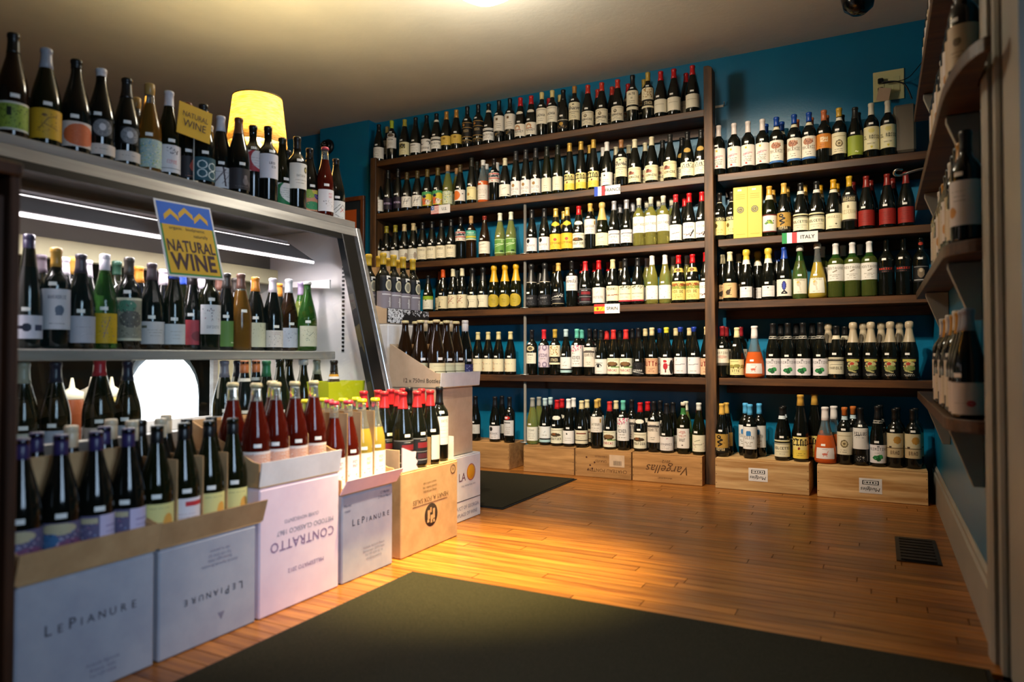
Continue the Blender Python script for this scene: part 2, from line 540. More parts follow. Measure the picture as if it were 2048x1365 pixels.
def sticker(t, x, z, w, h, name, upside=True):
    s = box('paper_label', x - w / 2, x + w / 2, -0.0012, -0.0002, z - h / 2, z + h / 2, CARD_W, t)
    g = raster(44, 14, '#efeeee', [('r', 0, 0, 1, 1, '#151515'), ('r', .07, .16, .93, .84, '#efeeee')] + [('r', .12 + k * .026, .25, .12 + k * .026 + (.014 if k % 3 else .024), .75, '#202020') for k in range(29)])
    bc = obj('barcode', grid_mesh('barcode', 44, 14, g, lambda u, v: (x - w * .36 + w * .72 * u, -0.0016, z + h * .08 + h * .28 * v)), t)
    lt_ = text('lettering', name, h * .36, INK_K, t, face_mtx((x, -0.0018, z - h * .22), (-1, 0, 0), (0, 0, -1)), shear=0.25)
    under(s, bc, lt_)
def c3(t, w, h):
    for dx, dz in ((-.11, .125), (-.085, .075), (-.055, .095), (-.07, .055), (-.10, .045)):
        lathe('knot', [(0, 0.001), (0.0055, 0.0006), (0.006, 0)], mat('knot_brown', '#4a2512', 0.8), t, 12, (dx, -0.0003, dz), (R(90), 0, 0))
    text('lettering', 'CHATEAU PONTEN', 0.030, INK_B, t, U(0.03, 0.048))
    text('lettering', 'GRAVES', 0.022, INK_B, t, U(-0.01, 0.105))
    text('lettering', '12 BOUTEILLES', 0.013, INK_B, t, U(-0.01, 0.135))
    box('paper_label', 0.045, 0.145, -0.0012, -0.0002, 0.075, 0.15, KRAFT_P, t)
    text('lettering', 'PRODUCE OF FRANCE', 0.0085, INK_L, t, U(0.095, 0.138))
    text('lettering', 'IMPORTED 0417', 0.009, INK_L, t, U(0.095, 0.124))
    for k in range(9):
        box('barcode_bar', 0.074 + k * .006, 0.0765 + k * .006, -0.0016, -0.0011, 0.085, 0.113, INK_K, t)
def c4(t, w, h):
    text('lettering', 'Vargellas', 0.075, INK_B, t, U(0.01, 0.085), shear=0.35)
    text('lettering', '2012', 0.026, INK_B, t, U(0.0, 0.132), shear=0.2)
    text('lettering', 'VINTAGE PORT', 0.013, INK_B, t, U(-0.01, 0.03))
def c5(t, w, h): sticker(t, -0.015, 0.095, 0.105, 0.075, 'Mudgies')
def c6(t, w, h): sticker(t, -0.002, 0.080, 0.110, 0.080, 'Mudgies')
crate(925, 1018, 4.31, 0.26, 0.168, 'weathered pine crate showing its end grain beside the black mat', PINE_D)
crate(1047, 1147.5, 4.30, 0.30, 0.168, 'plain brown pine crate at the foot of the metal pipe', PINE_D)
crate(1150, 1261.5, 4.30, 0.30, 0.168, 'pine crate printed upside down with a torn paper sticker', PINE_D, c3)
crate(1264, 1403, 4.30, 0.30, 0.168, 'pine crate with upside down flowing script beside the rack post', PINE_D, c4)
crate(1429, 1616, 4.28, 0.32, 0.168, 'pale pine crate with white sticker standing next to rack post', PINE, c5)
crate(1632, 1853, 4.28, 0.32, 0.168, 'pale pine crate with white sticker near the white baseboard', PINE, c6)

# ------------------------------------------------------------------ wall details
out = thing('wall_outlet', 'cream double outlet plate with black plugs on the blue wall', 'outlet', (x_at(1783, YW), YW, 2.355))
IV = mat('ivory_plastic', '#d9d29a', 0.4)
box('plate', -0.08, 0.08, -0.007, -0.0005, -0.088, 0.088, IV, out, 0.002)
so = box('socket', -0.058, -0.022, -0.0095, -0.007, -0.045, 0.045, IV, out, 0.001)
box('switch', 0.020, 0.058, -0.0095, -0.007, -0.045, 0.045, IV, out, 0.001)
for z in (0.028, -0.026):
    under(so, box('plug', -0.056, -0.026, -0.035, -0.0095, z - 0.016, z + 0.014, BLACKP, out, 0.005))
tube('power_cord', [(-0.035, -0.037, 0.012), (0.0, -0.05, 0.010), (0.07, -0.06, -0.01), (0.10, -0.06, -0.06), (0.115, -0.055, -0.115)], 0.0045, BLACKP, out)
tube('thin_cord', [(-0.03, -0.037, 0.006), (0.03, -0.045, 0.0), (0.10, -0.04, 0.01), (0.14, -0.03, 0.06), (0.17, -0.02, 0.10)], 0.0025, BLACKP, out)
box('paper_tag', -0.045, 0.02, -0.052, -0.050, -0.105, -0.03, mat('pink_paper', '#c9a98c', 0.8), out, rot=(0, R(12), 0))
spk = thing('speaker', 'small taupe box speaker on the shelf below the outlet', 'speaker', (0.135, 4.52, ZS[1] + 0.001))
box('foot', -0.05, 0.05, -0.06, 0.06, 0, 0.018, BLACKP, spk, 0.004)
box('cabinet', -0.055, 0.055, -0.065, 0.065, 0.018, 0.285, mat('taupe_plastic', '#6f6557', 0.5), spk, 0.012)
lt = thing('hook_latch', 'small metal latch on the blue wall beside the rack post', 'latch', (x_at(1440, YW), YW, 2.39))
box('plate', -0.035, 0.035, -0.003, -0.0005, -0.008, 0.008, PIPE, lt, 0.001)
tube('hook', [(0.03, -0.003, 0), (0.04, -0.02, 0), (0.04, -0.025, 0.02)], 0.003, PIPE, lt)
cam_ = thing('security_camera', 'small round black camera mounted on the blue chimney wall', 'camera', (x_at(655, 4.56), 4.56, 2.54), 0)
lathe('mount', [(0, 0.001), (0.062, 0.001), (0.062, 0.016), (0.04, 0.03), (0, 0.03)], BLACKP, cam_, 20, rot=(R(90), 0, 0))
lb = lathe('lens_barrel', [(0.042, 0.028), (0.042, 0.058), (0.034, 0.066), (0.020, 0.062), (0.020, 0.05), (0, 0.05)], mat('lens_black', '#050506', 0.25), cam_, 20, rot=(R(90), 0, R(14)))
for k in range(8):
    a = k * math.pi / 4
    dd = lathe('diode', [(0, 0.003), (0.0035, 0.002), (0.004, 0)], mat('diode_grey', '#8a8a8c', 0.3), cam_, 8, (0.027 * math.cos(a) - 0.004, -0.064, 0.027 * math.sin(a)), (R(90), 0, 0))
    under(lb, dd)
fr = thing('picture_frame', 'brown wooden frame with orange print on the blue chimney wall', 'frame', (-3.93, 4.558, 1.84))
FW = noisy('frame_wood', '#5a2a10', '#8a4a20', (18, 18, 3), 0.4)
w, h, b_ = 0.225, 0.245, 0.035
for nm, a in (('frame_rail', (-w, w, h - b_, h)), ('frame_rail', (-w, w, -h, -h + b_)), ('frame_stile', (-w, -w + b_, -h + b_, h - b_)), ('frame_stile', (w - b_, w, -h + b_, h - b_))):
    box(nm, a[0], a[1], -0.028, -0.001, a[2], a[3], FW, fr, 0.004)
box('mount_board', -w + b_, w - b_, -0.012, -0.003, -h + b_, h - b_, mat('mount_dark', '#20262a', 0.6), fr)
box('print', -w + 0.09, w - 0.085, -0.0135, -0.012, -h + 0.06, h - 0.105, mat('orange_print', '#c2561c', 0.6), fr)
# ceiling fittings
lampd = thing('ceiling_light', 'white glowing globe light on the ceiling', 'light', (-1.70, 2.99, ZC))
lathe('canopy', [(0, 0), (0.10, 0), (0.10, -0.02), (0.07, -0.03), (0, -0.03)], CASEW, lampd, 28)
lathe('glass_bowl', [(0.09, -0.025), (0.15, -0.045), (0.165, -0.09), (0.14, -0.14), (0.08, -0.175), (0, -0.187)], mat('lit_opal_glass', '#fff3dc', 0.3, emit=6.0, emitcol='#ffe0b0'), lampd, 28)
bs = thing('spotlight_head', 'black round spotlight hanging from the ceiling near the racks', 'light', (-0.075, 3.80, ZC))
lathe('stem', [(0, 0), (0.035, 0), (0.035, -0.012), (0.010, -0.016), (0.010, -0.10), (0, -0.10)], BLACKP, bs, 16)
lathe('shade', [(0, -0.09), (0.04, -0.095), (0.068, -0.13), (0.078, -0.18), (0.066, -0.235), (0.035, -0.262), (0, -0.268)], mat('gloss_black', '#08080a', 0.15), bs, 24)

# ------------------------------------------------------------------ shelves on the narrow wall
SHX = 0.163
def side_shelf(z, yend, label, cl=0.14, xe=0.0):
    t = thing('wall_shelf', label, 'shelf', (0.2, 3.2, z))
    pts = [(XR - 0.001, 4.02)]
    pts += [(SHX, 4.02), (SHX, yend + cl)]
    x1 = XR - 0.001 - xe
    for k in range(1, 10):
        a = k / 9 * math.pi / 2
        pts.append((x1 - (x1 - SHX) * math.cos(a), yend + cl - cl * math.sin(a)))
    if xe: pts += [(x1, 2.24), (XR - 0.001, 2.24)]
    child_of(prism('shelf_board', pts, 'z', z - 0.036, z, SHELF, None, 0.002), t)
    for yb in (2.47, 3.6):
        br = prism('bracket', [(XR - 0.001, z - 0.037), (SHX + 0.02, z - 0.037), (SHX + 0.02, z - 0.055), (XR - 0.03, z - 0.21), (XR - 0.001, z - 0.21)], 'y', yb, yb + 0.028, WHITE, None, 0.002)
        child_of(br, t)
side_shelf(0.606, 2.25, 'lowest narrow shelf on the side wall with white bracket beneath')
side_shelf(1.095, 2.25, 'narrow dark shelf on the side wall, second from the floor')
side_shelf(1.535, 1.98, 'long round ended shelf on the side wall reaching over the door casing', 0.42, 0.03)
side_shelf(1.975, 2.25, 'narrow dark shelf on the side wall just under the ceiling')
hk = thing('metal_hook', 'chrome rod hook jutting from the side wall before the red labels', 'hook', (XR, 4.05, 1.70))
tube('rod', [(-0.001, 0, 0.015), (-0.06, 0.0, 0.012), (-0.12, 0.01, 0.005), (-0.17, 0.02, -0.01), (-0.20, 0.0, -0.005), (-0.19, -0.02, 0.02), (-0.16, -0.01, 0.012)], 0.006, mat('chrome', '#e0e0e0', 0.12, metal=1.0), hk)

# ------------------------------------------------------------------ refrigerated display case
CY0, CY1 = 0.90, 2.56
case = thing('display_case', 'steel and glass wine case with slanted front behind the cartons', 'case', (-2.4, 1.7, 0))
def P(o): return child_of(o, case)
def gx(z): return -1.95 - 0.22 * (z - 0.55) / 0.85
P(prism('base_cabinet', [(-2.85, 0), (-1.99, 0), (-1.99, 0.12), (-1.96, 0.12), (-1.96, 0.44), (-2.85, 0.44)], 'y', CY0, CY1, STEEL))
P(box('deck', -2.80, -1.97, CY0 + 0.03, CY1 - 0.03, 0.441, 0.455, STEEL_L))
P(box('front_sill', -1.985, -1.94, CY0, CY1, 0.441, 0.545, STEEL))
P(box('top_panel', -2.78, gx(1.40) + 0.004, CY0, CY1 + 0.03, 1.375, 1.405, STEEL, None, 0.002))
P(prism('top_front_band', [(gx(1.345) - 0.012, 1.335), (gx(1.345) + 0.006, 1.335), (gx(1.40) + 0.006, 1.3745), (gx(1.40) - 0.03, 1.3745)], 'y', CY0, CY1 + 0.03, STEEL))
P(prism('gasket', [(gx(1.31) - 0.012, 1.308), (gx(1.31) + 0.004, 1.308), (gx(1.335) + 0.004, 1.334), (gx(1.335) - 0.012, 1.334)], 'y', CY0, CY1, BLACKP))
gl = bpy.data.materials.new('case_glass'); gl.use_nodes = True
nt = gl.node_tree; nt.nodes.clear()
o_ = nt.nodes.new('ShaderNodeOutputMaterial'); mx = nt.nodes.new('ShaderNodeMixShader')
tr = nt.nodes.new('ShaderNodeBsdfTransparent'); gs = nt.nodes.new('ShaderNodeBsdfGlossy'); fz = nt.nodes.new('ShaderNodeFresnel')
tr.inputs[0].default_value = (0.95, 0.97, 0.96, 1); gs.inputs['Roughness'].default_value = 0.0; fz.inputs[0].default_value = 1.45
gm = nt.nodes.new('ShaderNodeNewGeometry'); iv = nt.nodes.new('ShaderNodeMath'); iv.operation = 'SUBTRACT'; iv.inputs[0].default_value = 1.0
ml = nt.nodes.new('ShaderNodeMath'); ml.operation = 'MULTIPLY'; ml.use_clamp = True
nt.links.new(gm.outputs['Backfacing'], iv.inputs[1]); nt.links.new(fz.outputs[0], ml.inputs[0]); nt.links.new(iv.outputs[0], ml.inputs[1])   # the pane reflects once, at its outer face
nt.links.new(ml.outputs[0], mx.inputs[0]); nt.links.new(tr.outputs[0], mx.inputs[1]); nt.links.new(gs.outputs[0], mx.inputs[2]); nt.links.new(mx.outputs[0], o_.inputs[0])
P(prism('glass_pane', [(gx(0.55), 0.548), (gx(0.55) + 0.005, 0.548), (gx(1.307) + 0.005, 1.307), (gx(1.307), 1.307)], 'y', CY0 + 0.005, CY1 - 0.09, gl))
# far end: black glass frame, enamel cheek, steel edge
P(prism('side_frame', [(gx(0.55) - 0.03, 0.548), (gx(0.55) + 0.010, 0.548), (gx(1.334) + 0.008, 1.334), (gx(1.334) - 0.03, 1.334)], 'y', CY1 - 0.085, CY1 - 0.002, BLACKP, None, 0.003))
cheek = P(prism('end_cheek', [(-2.80, 0.456), (gx(0.46) - 0.005, 0.456), (gx(1.374) - 0.035, 1.374), (-2.80, 1.374)], 'y', CY1 - 0.0, CY1 + 0.018, CASEW))
P(prism('edge_trim', [(gx(0.45) - 0.02, 0.445), (gx(0.45) + 0.016, 0.445), (gx(1.375) + 0.012, 1.374), (gx(1.375) - 0.03, 1.374)], 'y', CY1 + 0.0185, CY1 + 0.045, STEEL_L, None, 0.002))
P(prism('end_cheek', [(-2.80, 0.456), (gx(0.46) - 0.005, 0.456), (gx(1.374) - 0.035, 1.374), (-2.80, 1.374)], 'y', CY0 - 0.02, CY0 - 0.001, CASEW))
P(box('bottle_shelf', -2.56, -2.175, CY0 + 0.004, CY1 - 0.09, 0.765, 0.80, STEEL, None, 0.003))
for i in range(22):
    box('rail_slot', -2.215, -2.203, CY1 - 0.004, CY1 - 0.0005, 0.80 + i * 0.019, 0.81 + i * 0.019, BLACKP, cheek)
# lamp housing under the top
P(prism('lamp_reflector', [(-2.42, 1.300), (-2.42, 1.290), (-2.27, 1.205), (-2.27, 1.212)], 'y', CY0 + 0.01, CY1 - 0.13, mat('reflector_grey', '#8a8484', .4)))
P(box('lamp_reflector', -2.70, -2.43, CY0 + 0.01, CY1 - 0.13, 1.302, 1.312, CASEW))
P(prism('shelf_support', [(-2.60, 1.13), (-2.24, 1.13), (-2.24, 1.09), (-2.60, 1.115)], 'y', CY1 - 0.06, CY1 - 0.05, CASEW))
TUBE = mat('lit_tube', '#ffffff', 0.3, emit=6.0, emitcol='#ffeef4')
for nm, x, z in (('fluorescent_tube', -2.405, 1.285), ('fluorescent_tube', -2.255, 1.200)):
    tb = lathe(nm, [(0, 0), (0.005, 0), (0.006, 0.004), (0.006, CY1 - CY0 - 0.17), (0, CY1 - CY0 - 0.165)], TUBE, None, 12, (x, CY0 + 0.02, z), (R(-90), 0, 0))
    P(tb)
P(box('rear_rail', -2.66, -2.62, CY0 + 0.003, CY1 - 0.003, 1.13, 1.20, CREAM, None, 0.002))
P(box('rear_panel', -2.69, -2.675, CY0 + 0.003, CY1 - 0.003, 1.2005, 1.3, mat('case_grey', '#6a675f', .5)))
P(box('rear_rail', -2.80, -2.77, CY0 + 0.003, CY1 - 0.003, 0.456, 0.50, CASEW))
for yy in (1.05, 2.31):
    P(box('rear_stile', -2.80, -2.775, yy, yy + 0.025, 0.501, 1.374, STEEL))
P(box('rear_door', -2.81, -2.801, 2.34, CY1 - 0.003, 0.501, 1.18, CREAM))
light('case_tube_light', 'AREA', (-2.33, 1.68, 1.23), 11, (1.0, 0.90, 0.93), (-2.25, 1.68, 0.4), shape='RECTANGLE', size=1.4, size_y=0.035)
light('case_low_fill', 'AREA', (-2.42, 1.9, 0.755), 4, (1.0, 0.92, 0.75), (-2.42, 1.9, 0.0), shape='RECTANGLE', size=0.25, size_y=1.1)  # unseen light added to brighten the lower compartment
# glowing arch added behind the case to imitate the bright patch in its glass
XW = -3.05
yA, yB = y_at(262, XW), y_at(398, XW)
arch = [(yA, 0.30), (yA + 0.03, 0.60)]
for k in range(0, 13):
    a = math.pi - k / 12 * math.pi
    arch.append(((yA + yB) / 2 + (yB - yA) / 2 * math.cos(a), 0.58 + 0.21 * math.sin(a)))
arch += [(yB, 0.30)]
glow = prism('glow_arch', arch, 'x', XW - 0.02, XW, mat('arch_glow', '#ffffff', 0.4, emit=3.2, emitcol='#e8f2ff'))
struct(glow)
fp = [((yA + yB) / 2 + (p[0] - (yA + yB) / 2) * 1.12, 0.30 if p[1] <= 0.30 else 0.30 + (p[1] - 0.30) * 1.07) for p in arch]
o = prism('glow_arch_rim', fp, 'x', XW - 0.05, XW - 0.0205, mat('glow_arch_rim_grey', '#4a5258', 0.5)); o.parent = glow
# yellow bin and squeeze bottles inside the case
bn = thing('yellow_bin', 'yellow square bin inside the case by the end wall', 'bin', (-2.085, 2.375, 0.456))
YP = mat('yellow_plastic', '#c4c61c', 0.45)
bm = bmesh.new()
def quad_ring(bm, a, b, z): return [bm.verts.new(p) for p in ((-a, -b, z), (a, -b, z), (a, b, z), (-a, b, z))]
r1, r2, r3, r4 = quad_ring(bm, .045, .095, 0), quad_ring(bm, .060, .118, .215), quad_ring(bm, .054, .112, .215), quad_ring(bm, .042, .09, .01)
for A_, B_ in ((r1, r2), (r2, r3), (r3, r4)):
    for k in range(4): bm.faces.new((A_[k], A_[(k + 1) % 4], B_[(k + 1) % 4], B_[k]))
bm.faces.new(r1[::-1]); bm.faces.new(r4)
finish('bucket', bm, YP, bn)
SQ = mat('squeeze_clear', '#d8cfc0', 0.35)
for i, (px, x, fill, wd) in enumerate(((145, -2.56, '#7a3a1c', 'rusty brown sauce'), (184, -2.64, '#c7b79a', 'pale cream sauce'), (224, -2.58, '#d8c070', 'mustard yellow sauce'))):
    s = thing('squeeze_bottle', f'white capped squeeze bottle of {wd} inside the case', 'bottle', (x, y_at(px, x), 0.456), 0, 'squeeze bottles in the case')
    lathe('body', [(0, 0), (0.036, 0), (0.038, 0.01), (0.038, 0.16), (0.034, 0.175)], mat('sauce_' + fill[1:], fill, 0.4), s, 20)
    lathe('cap', [(0.036, 0.17), (0.037, 0.172), (0.037, 0.195), (0.024, 0.20), (0.010, 0.21), (0.004, 0.245), (0, 0.245)], SQ, s, 20)

# hanging NATURAL WINE poster on the glass
def natural(t, w, h, big, mtx):
    """poster artwork on its own local plane (x across, y up)"""
    YEL = mat('poster_yellow', '#d9a92c', 0.6); BLU = mat('poster_blue', '#0a62c8', 0.6); GRN = mat('poster_green', '#3a8a4a', 0.6); INKP = mat('poster_ink', '#3c2230', 0.6)
    def flat(name, x0, x1, y0, y1, lift, m):
        bm = bmesh.new(); bm.faces.new([bm.verts.new((x, y, lift)) for x, y in ((x0, y0), (x1, y0), (x1, y1), (x0, y1))])
        return finish(name, bm, m, card_)
    bm = bmesh.new(); box_bm(bm, -w / 2, w / 2, -h / 2, h / 2, -0.0015, 0)
    card_ = finish('card', bm, CARD_W if big else YEL, t); card_.matrix_basis = mtx
    old = t; t = card_; outer = mtx; mtx = Matrix.Identity(4)
    L = lambda x, y: mtx @ Matrix.Translation((x, y, 0.0016))
    if big:
        flat('green_border', -w * .47, w * .47, -h * .475, h * .475, 0.0004, GRN)
        flat('yellow_panel', -w * .44, w * .44, -h * .452, h * .18, 0.0008, YEL)
        flat('blue_panel', -w * .47, w * .47, h * .18, h * .475, 0.0008, BLU)
        for cx, cy in ((-.26, .29), (0, .335), (.26, .29)):
            bm = bmesh.new(); s = w * .125
            pts = [(-1, -.6), (0, .35), (1, -.6), (1, .15), (0, 1.1), (-1, .15)]
            vs = [bm.verts.new((cx * w + p[0] * s, cy * h + p[1] * s * .9, 0.0013)) for p in pts]
            bm.faces.new((vs[0], vs[1], vs[4], vs[5])); bm.faces.new((vs[1], vs[2], vs[3], vs[4]))
            finish('chevron', bm, YEL, t)
        text('lettering', 'organic   biodynamic', w * .075, INKP, t, L(-w * .02, h * .14))
        text('lettering', 'naturally', w * .075, INKP, t, L(w * .2, h * .06))
        text('lettering', 'NATURAL', w * .18, INKP, t, L(0, -h * .10), stretch=1.4, space=1.06, bold=.022)
        text('lettering', 'WINE', w * .29, INKP, t, L(0, -h * .31), stretch=1.25, space=1.06, bold=.03)
    else:
        text('lettering', 'NATURAL', w * .17, INKP, t, L(0, h * .16), stretch=1.3)
        text('lettering', 'WINE', w * .27, INKP, t, L(0, -h * .12), stretch=1.15)
p0 = Vector((gx(1.178) + 0.0065, 1.652, 1.178))
nsign = thing('natural_wine_poster', 'blue and yellow NATURAL WINE poster hung on the case glass', 'poster', p0)
vdir = Vector((gx(1.3) - gx(1.05), -0.012, 0.25)).normalized()
udir = Vector((0.0, 1.0, 0.03)).normalized()
vdir = (vdir - udir * vdir.dot(udir)).normalized()
natural(nsign, 0.226, 0.272, True, face_mtx((0, 0, 0), udir, vdir))
card = thing('natural_wine_card', 'small yellow NATURAL WINE card on a wire clip among case-top bottles', 'sign', (-2.185, y_at(384, -2.185), 1.405))
tube('wire_clip', [(0, 0, 0.0), (0, 0, 0.12), (0, 0, 0.2)], 0.002, PIPE, card)
lathe('clip_base', [(0, 0.0005), (0.016, 0.0005), (0.016, 0.004), (0, 0.005)], PIPE, card, 12)
natural(card, 0.125, 0.118, False, face_mtx((0.004, 0.0, 0.215), (0.25, 1.0, -0.20), (-0.12, 0.06, 1.0)))

# table lamp on the case top
lamp = thing('table_lamp', 'lit table lamp with yellow linen shade behind the case-top bottles', 'lamp', (-2.62, 2.42, 1.406))
lathe('base', [(0, 0), (0.07, 0), (0.075, 0.012), (0.06, 0.03), (0.085, 0.10), (0.10, 0.19), (0.098, 0.27), (0.075, 0.345), (0.03, 0.375), (0.018, 0.39), (0, 0.39)], mat('white_ceramic', '#e6e0d6', 0.15), lamp, 28)
lin = bpy.data.materials.new('linen_shade'); lin.use_nodes = True
nt = lin.node_tree; nt.nodes.clear()
o_ = nt.nodes.new('ShaderNodeOutputMaterial'); mx = nt.nodes.new('ShaderNodeMixShader'); df = nt.nodes.new('ShaderNodeBsdfDiffuse'); tl = nt.nodes.new('ShaderNodeBsdfTranslucent')
tc = nt.nodes.new('ShaderNodeTexCoord'); mp = nt.nodes.new('ShaderNodeMapping'); nz = nt.nodes.new('ShaderNodeTexNoise'); cr = nt.nodes.new('ShaderNodeValToRGB')
mp.inputs['Scale'].default_value = (30, 30, 420); nz.inputs['Scale'].default_value = 1; nz.inputs['Detail'].default_value = 3
cr.color_ramp.elements[0].color = (*srgb('#d0ab55'), 1); cr.color_ramp.elements[1].color = (*srgb('#f6e4b0'), 1); cr.color_ramp.elements[0].position = .35; cr.color_ramp.elements[1].position = .62
nt.links.new(tc.outputs['Object'], mp.inputs[0]); nt.links.new(mp.outputs[0], nz.inputs['Vector']); nt.links.new(nz.outputs['Fac'], cr.inputs[0])
nt.links.new(cr.outputs[0], df.inputs[0]); nt.links.new(cr.outputs[0], tl.inputs[0]); mx.inputs[0].default_value = .55
nt.links.new(df.outputs[0], mx.inputs[1]); nt.links.new(tl.outputs[0], mx.inputs[2]); nt.links.new(mx.outputs[0], o_.inputs[0])
shd = lathe('shade', [(0.138, 0.375), (0.112, 0.60), (0.1105, 0.60), (0.1365, 0.375), (0.138, 0.375)], lin, lamp, 40)
rg_ = lathe('shade_ring', [(0.112, 0.598), (0.1135, 0.598), (0.1135, 0.604), (0.1085, 0.604), (0.1085, 0.598), (0.112, 0.598)], mat('shade_ring_brown', '#5a4a2a', .5), lamp, 32)
under(shd, rg_)
lathe('bulb', [(0, 0.40), (0.014, 0.40), (0.016, 0.43), (0.03, 0.47), (0.028, 0.50), (0.012, 0.52), (0, 0.523)], mat('lit_bulb', '#fff2d0', .3, emit=25, emitcol='#ffd890'), lamp, 20)
light('lamp_bulb', 'POINT', (-2.62, 2.42, 1.406 + 0.555), 34, (1.0, 0.80, 0.42), shadow_soft_size=0.03)

# wooden cabinet at the near end of the cartons
cb = thing('wooden_cabinet', 'dark brown wooden cabinet standing before the cartons', 'cabinet', (-1.857, 0.737, 0))
DW = noisy('dark_cabinet_wood', '#2a160a', '#4c2a14', (22, 22, 2.5), 0.5, 0.15)
box('end_panel', -0.30, 0.24, 0.095, 0.115, 0.0, 1.16, DW, cb, 0.003)
box('body', -0.30, 0.22, -0.25, 0.094, 0.06, 1.12, DW, cb, 0.003)
box('top', -0.31, 0.245, -0.26, 0.118, 1.1605, 1.19, DW, cb, 0.004)
box('plinth', -0.28, 0.20, -0.23, 0.09, 0.0, 0.059, BLACKP, cb)

# ------------------------------------------------------------------ cartons and cut-down trays
XB = -1.63                      # plane of the carton fronts
def carton(y0, y1, z0, z1, x0, x1, m, label, name='carton'):
    """x1 is the printed front (facing +x)"""
    t = thing(name, label, 'box', ((x0 + x1) / 2, (y0 + y1) / 2, z0 + 0.0006))
    hx, hy, h = (x1 - x0) / 2, (y1 - y0) / 2, z1 - z0
    body = box('body', -hx, hx, -hy, hy, 0, h - 0.004, m, t, 0.004)
    for s in (-1, 1):
        a, b = (-hx + 0.002, -0.001) if s < 0 else (0.001, hx - 0.002)
        box('top_flap', a, b, -hy + 0.002, hy - 0.002, h - 0.004, h - 0.001, m, t)

    def say(s, y, z, size, m_=INK, up=False, **k):
        mt = face_mtx((hx + 0.0008, y, z), (0, 1 if not up else -1, 0), (0, 0, 1 if not up else -1))
        return text('lettering', s, size, m_, body, mt, **k)
    return t, say, hx, hy, h
def smallcaps(say, y, z, s, m_, up=False):
    """LEPIANURE with a taller L and P"""
    k = -1 if up else 1
    xs = 0.0
    parts = [('L', 1.25), ('E', .95), ('P', 1.25), ('I', .95), ('A', .95), ('N', .95), ('U', .95), ('R', .95), ('E', .95)]
    adv = [s * 0.95 * (1.0 if p[0] != 'I' else 0.62) for p in parts]
    tot = sum(adv); cur = -tot / 2
    for (ch, sc), a in zip(parts, adv):
        say(ch, y + k * (cur + a / 2), z + k * (sc - .95) * s * .35, s * sc, m_, up); cur += a

t, say, hx, hy, h = carton(0.860, 1.184, 0, 0.285, XB - 0.30, XB, CARD_L, 'lavender carton with upright lettering beside the wooden cabinet')
smallcaps(say, 0.005, 0.170, 0.028, INK)
for i, s in enumerate(('Azienda Agricola', 'Brescia  Italia', 'Tel +39 0308')): say(s, 0.03, 0.062 - i * 0.014, 0.012, INK_L)
t, say, hx, hy, h = carton(1.197, 1.512, 0, 0.285, XB - 0.30, XB, CARD_L, 'lavender carton with upside down lettering beside the pink carton')
smallcaps(say, 0.012, 0.128, 0.025, INK, True)
for i, s in enumerate(('Azienda Agricola Bressana', 'Bernareggio Italia', 'Tel +39 0541 62', 'info le pianure')): say(s, 0.03, 0.205 + i * 0.013, 0.0115, INK_L, True)
lathe('crest', [(0, .0005), (0.012, .0004), (0.014, 0)], INK_L, t, 3, (hx + 0.0002, 0.035, 0.062), (0, R(90), 0))
t, say, hx, hy, h = carton(1.525, 1.872, 0, 0.385, XB - 0.31, XB, CARD_P, 'tall pale pink carton printed upside down')
say('CONTRATTO', 0.008, 0.200, 0.043, INK_P, True, space=1.08)
say('METODO CLASSICO 1867', 0.02, 0.238, 0.022, INK_L, True)
say('CUVEE NOVECENTO', 0.0, 0.270, 0.016, INK_L, True)
say('MILLESIMATO 2012', 0.02, 0.115, 0.019, INK_P, True)
t, say, hx, hy, h = carton(1.888, 2.170, 0, 0.300, XB - 0.30, XB, CARD_L, 'lavender carton with handwritten notes beside the kraft carton')
smallcaps(say, 0.015, 0.195, 0.027, INK)
for i, s in enumerate(('Azienda Agricola Brasca', 'Bernareggio 20010 Italia', 'Tel +39 0541 62 14', 'info@lepianure.it')): say(s, 0.03, 0.098 - i * 0.014, 0.0125, INK_L)
PEN = mat('blue_pen', '#26304e', .6)
say('12 Merlot', 0.09, 0.278, 0.014, PEN, shear=.2); say('2 Pinot Nero', 0.09, 0.262, 0.014, PEN, shear=.2)
say('Merlot', -0.115, 0.262, 0.014, PEN, shear=.2); say('rosso', -0.115, 0.244, 0.013, PEN, shear=.2)
t, say, hx, hy, h = carton(2.224, 2.632, 0, 0.330, XB - 0.31, XB, KRAFT, 'kraft carton printed upside down with a round black emblem')
say('HENRY A. FOX SALES', 0.0, 0.200, 0.027, INK_B, True)
say('WINE IMPORTERS', -0.01, 0.233, 0.012, INK_B, True); say('GRAND RAPIDS 1932', -0.01, 0.249, 0.011, INK_B, True); say('HANDLE WITH CARE', -0.01, 0.266, 0.010, INK_B, True)
box('printed_rule', hx + 0.0002, hx + 0.0008, -0.13, 0.12, 0.181, 0.183, INK_B, t)
em = lathe('emblem', [(0, .0007), (0.045, .0006), (0.047, 0)], mat('emblem_ink', '#2a1a10', .8), t, 28, (hx + 0.0002, 0.0, 0.132), (0, R(90), 0))
for yy, zz, a, b in ((-0.018, 0.135, .008, .018), (0.004, 0.115, .009, .016), (0.019, 0.135, .007, .020), (-0.003, 0.152, .005, .010), (0.016, 0.105, .009, .006), (-0.022, 0.110, .007, .006)):
    under(em, box('emblem_mark', hx + 0.0008, hx + 0.0013, yy - a, yy + a, zz - b, zz + b, KRAFT, t))
for r in (0.017,):
    rg = lathe('printed_ring', [(r, .0008), (r + .003, .0008), (r + .003, 0), (r, 0), (r, .0008)], INK_B, t, 24, (hx + 0.0002, 0.165, 0.295), (0, R(90), 0))
say('20', 0.165, 0.295, 0.014, INK_B)

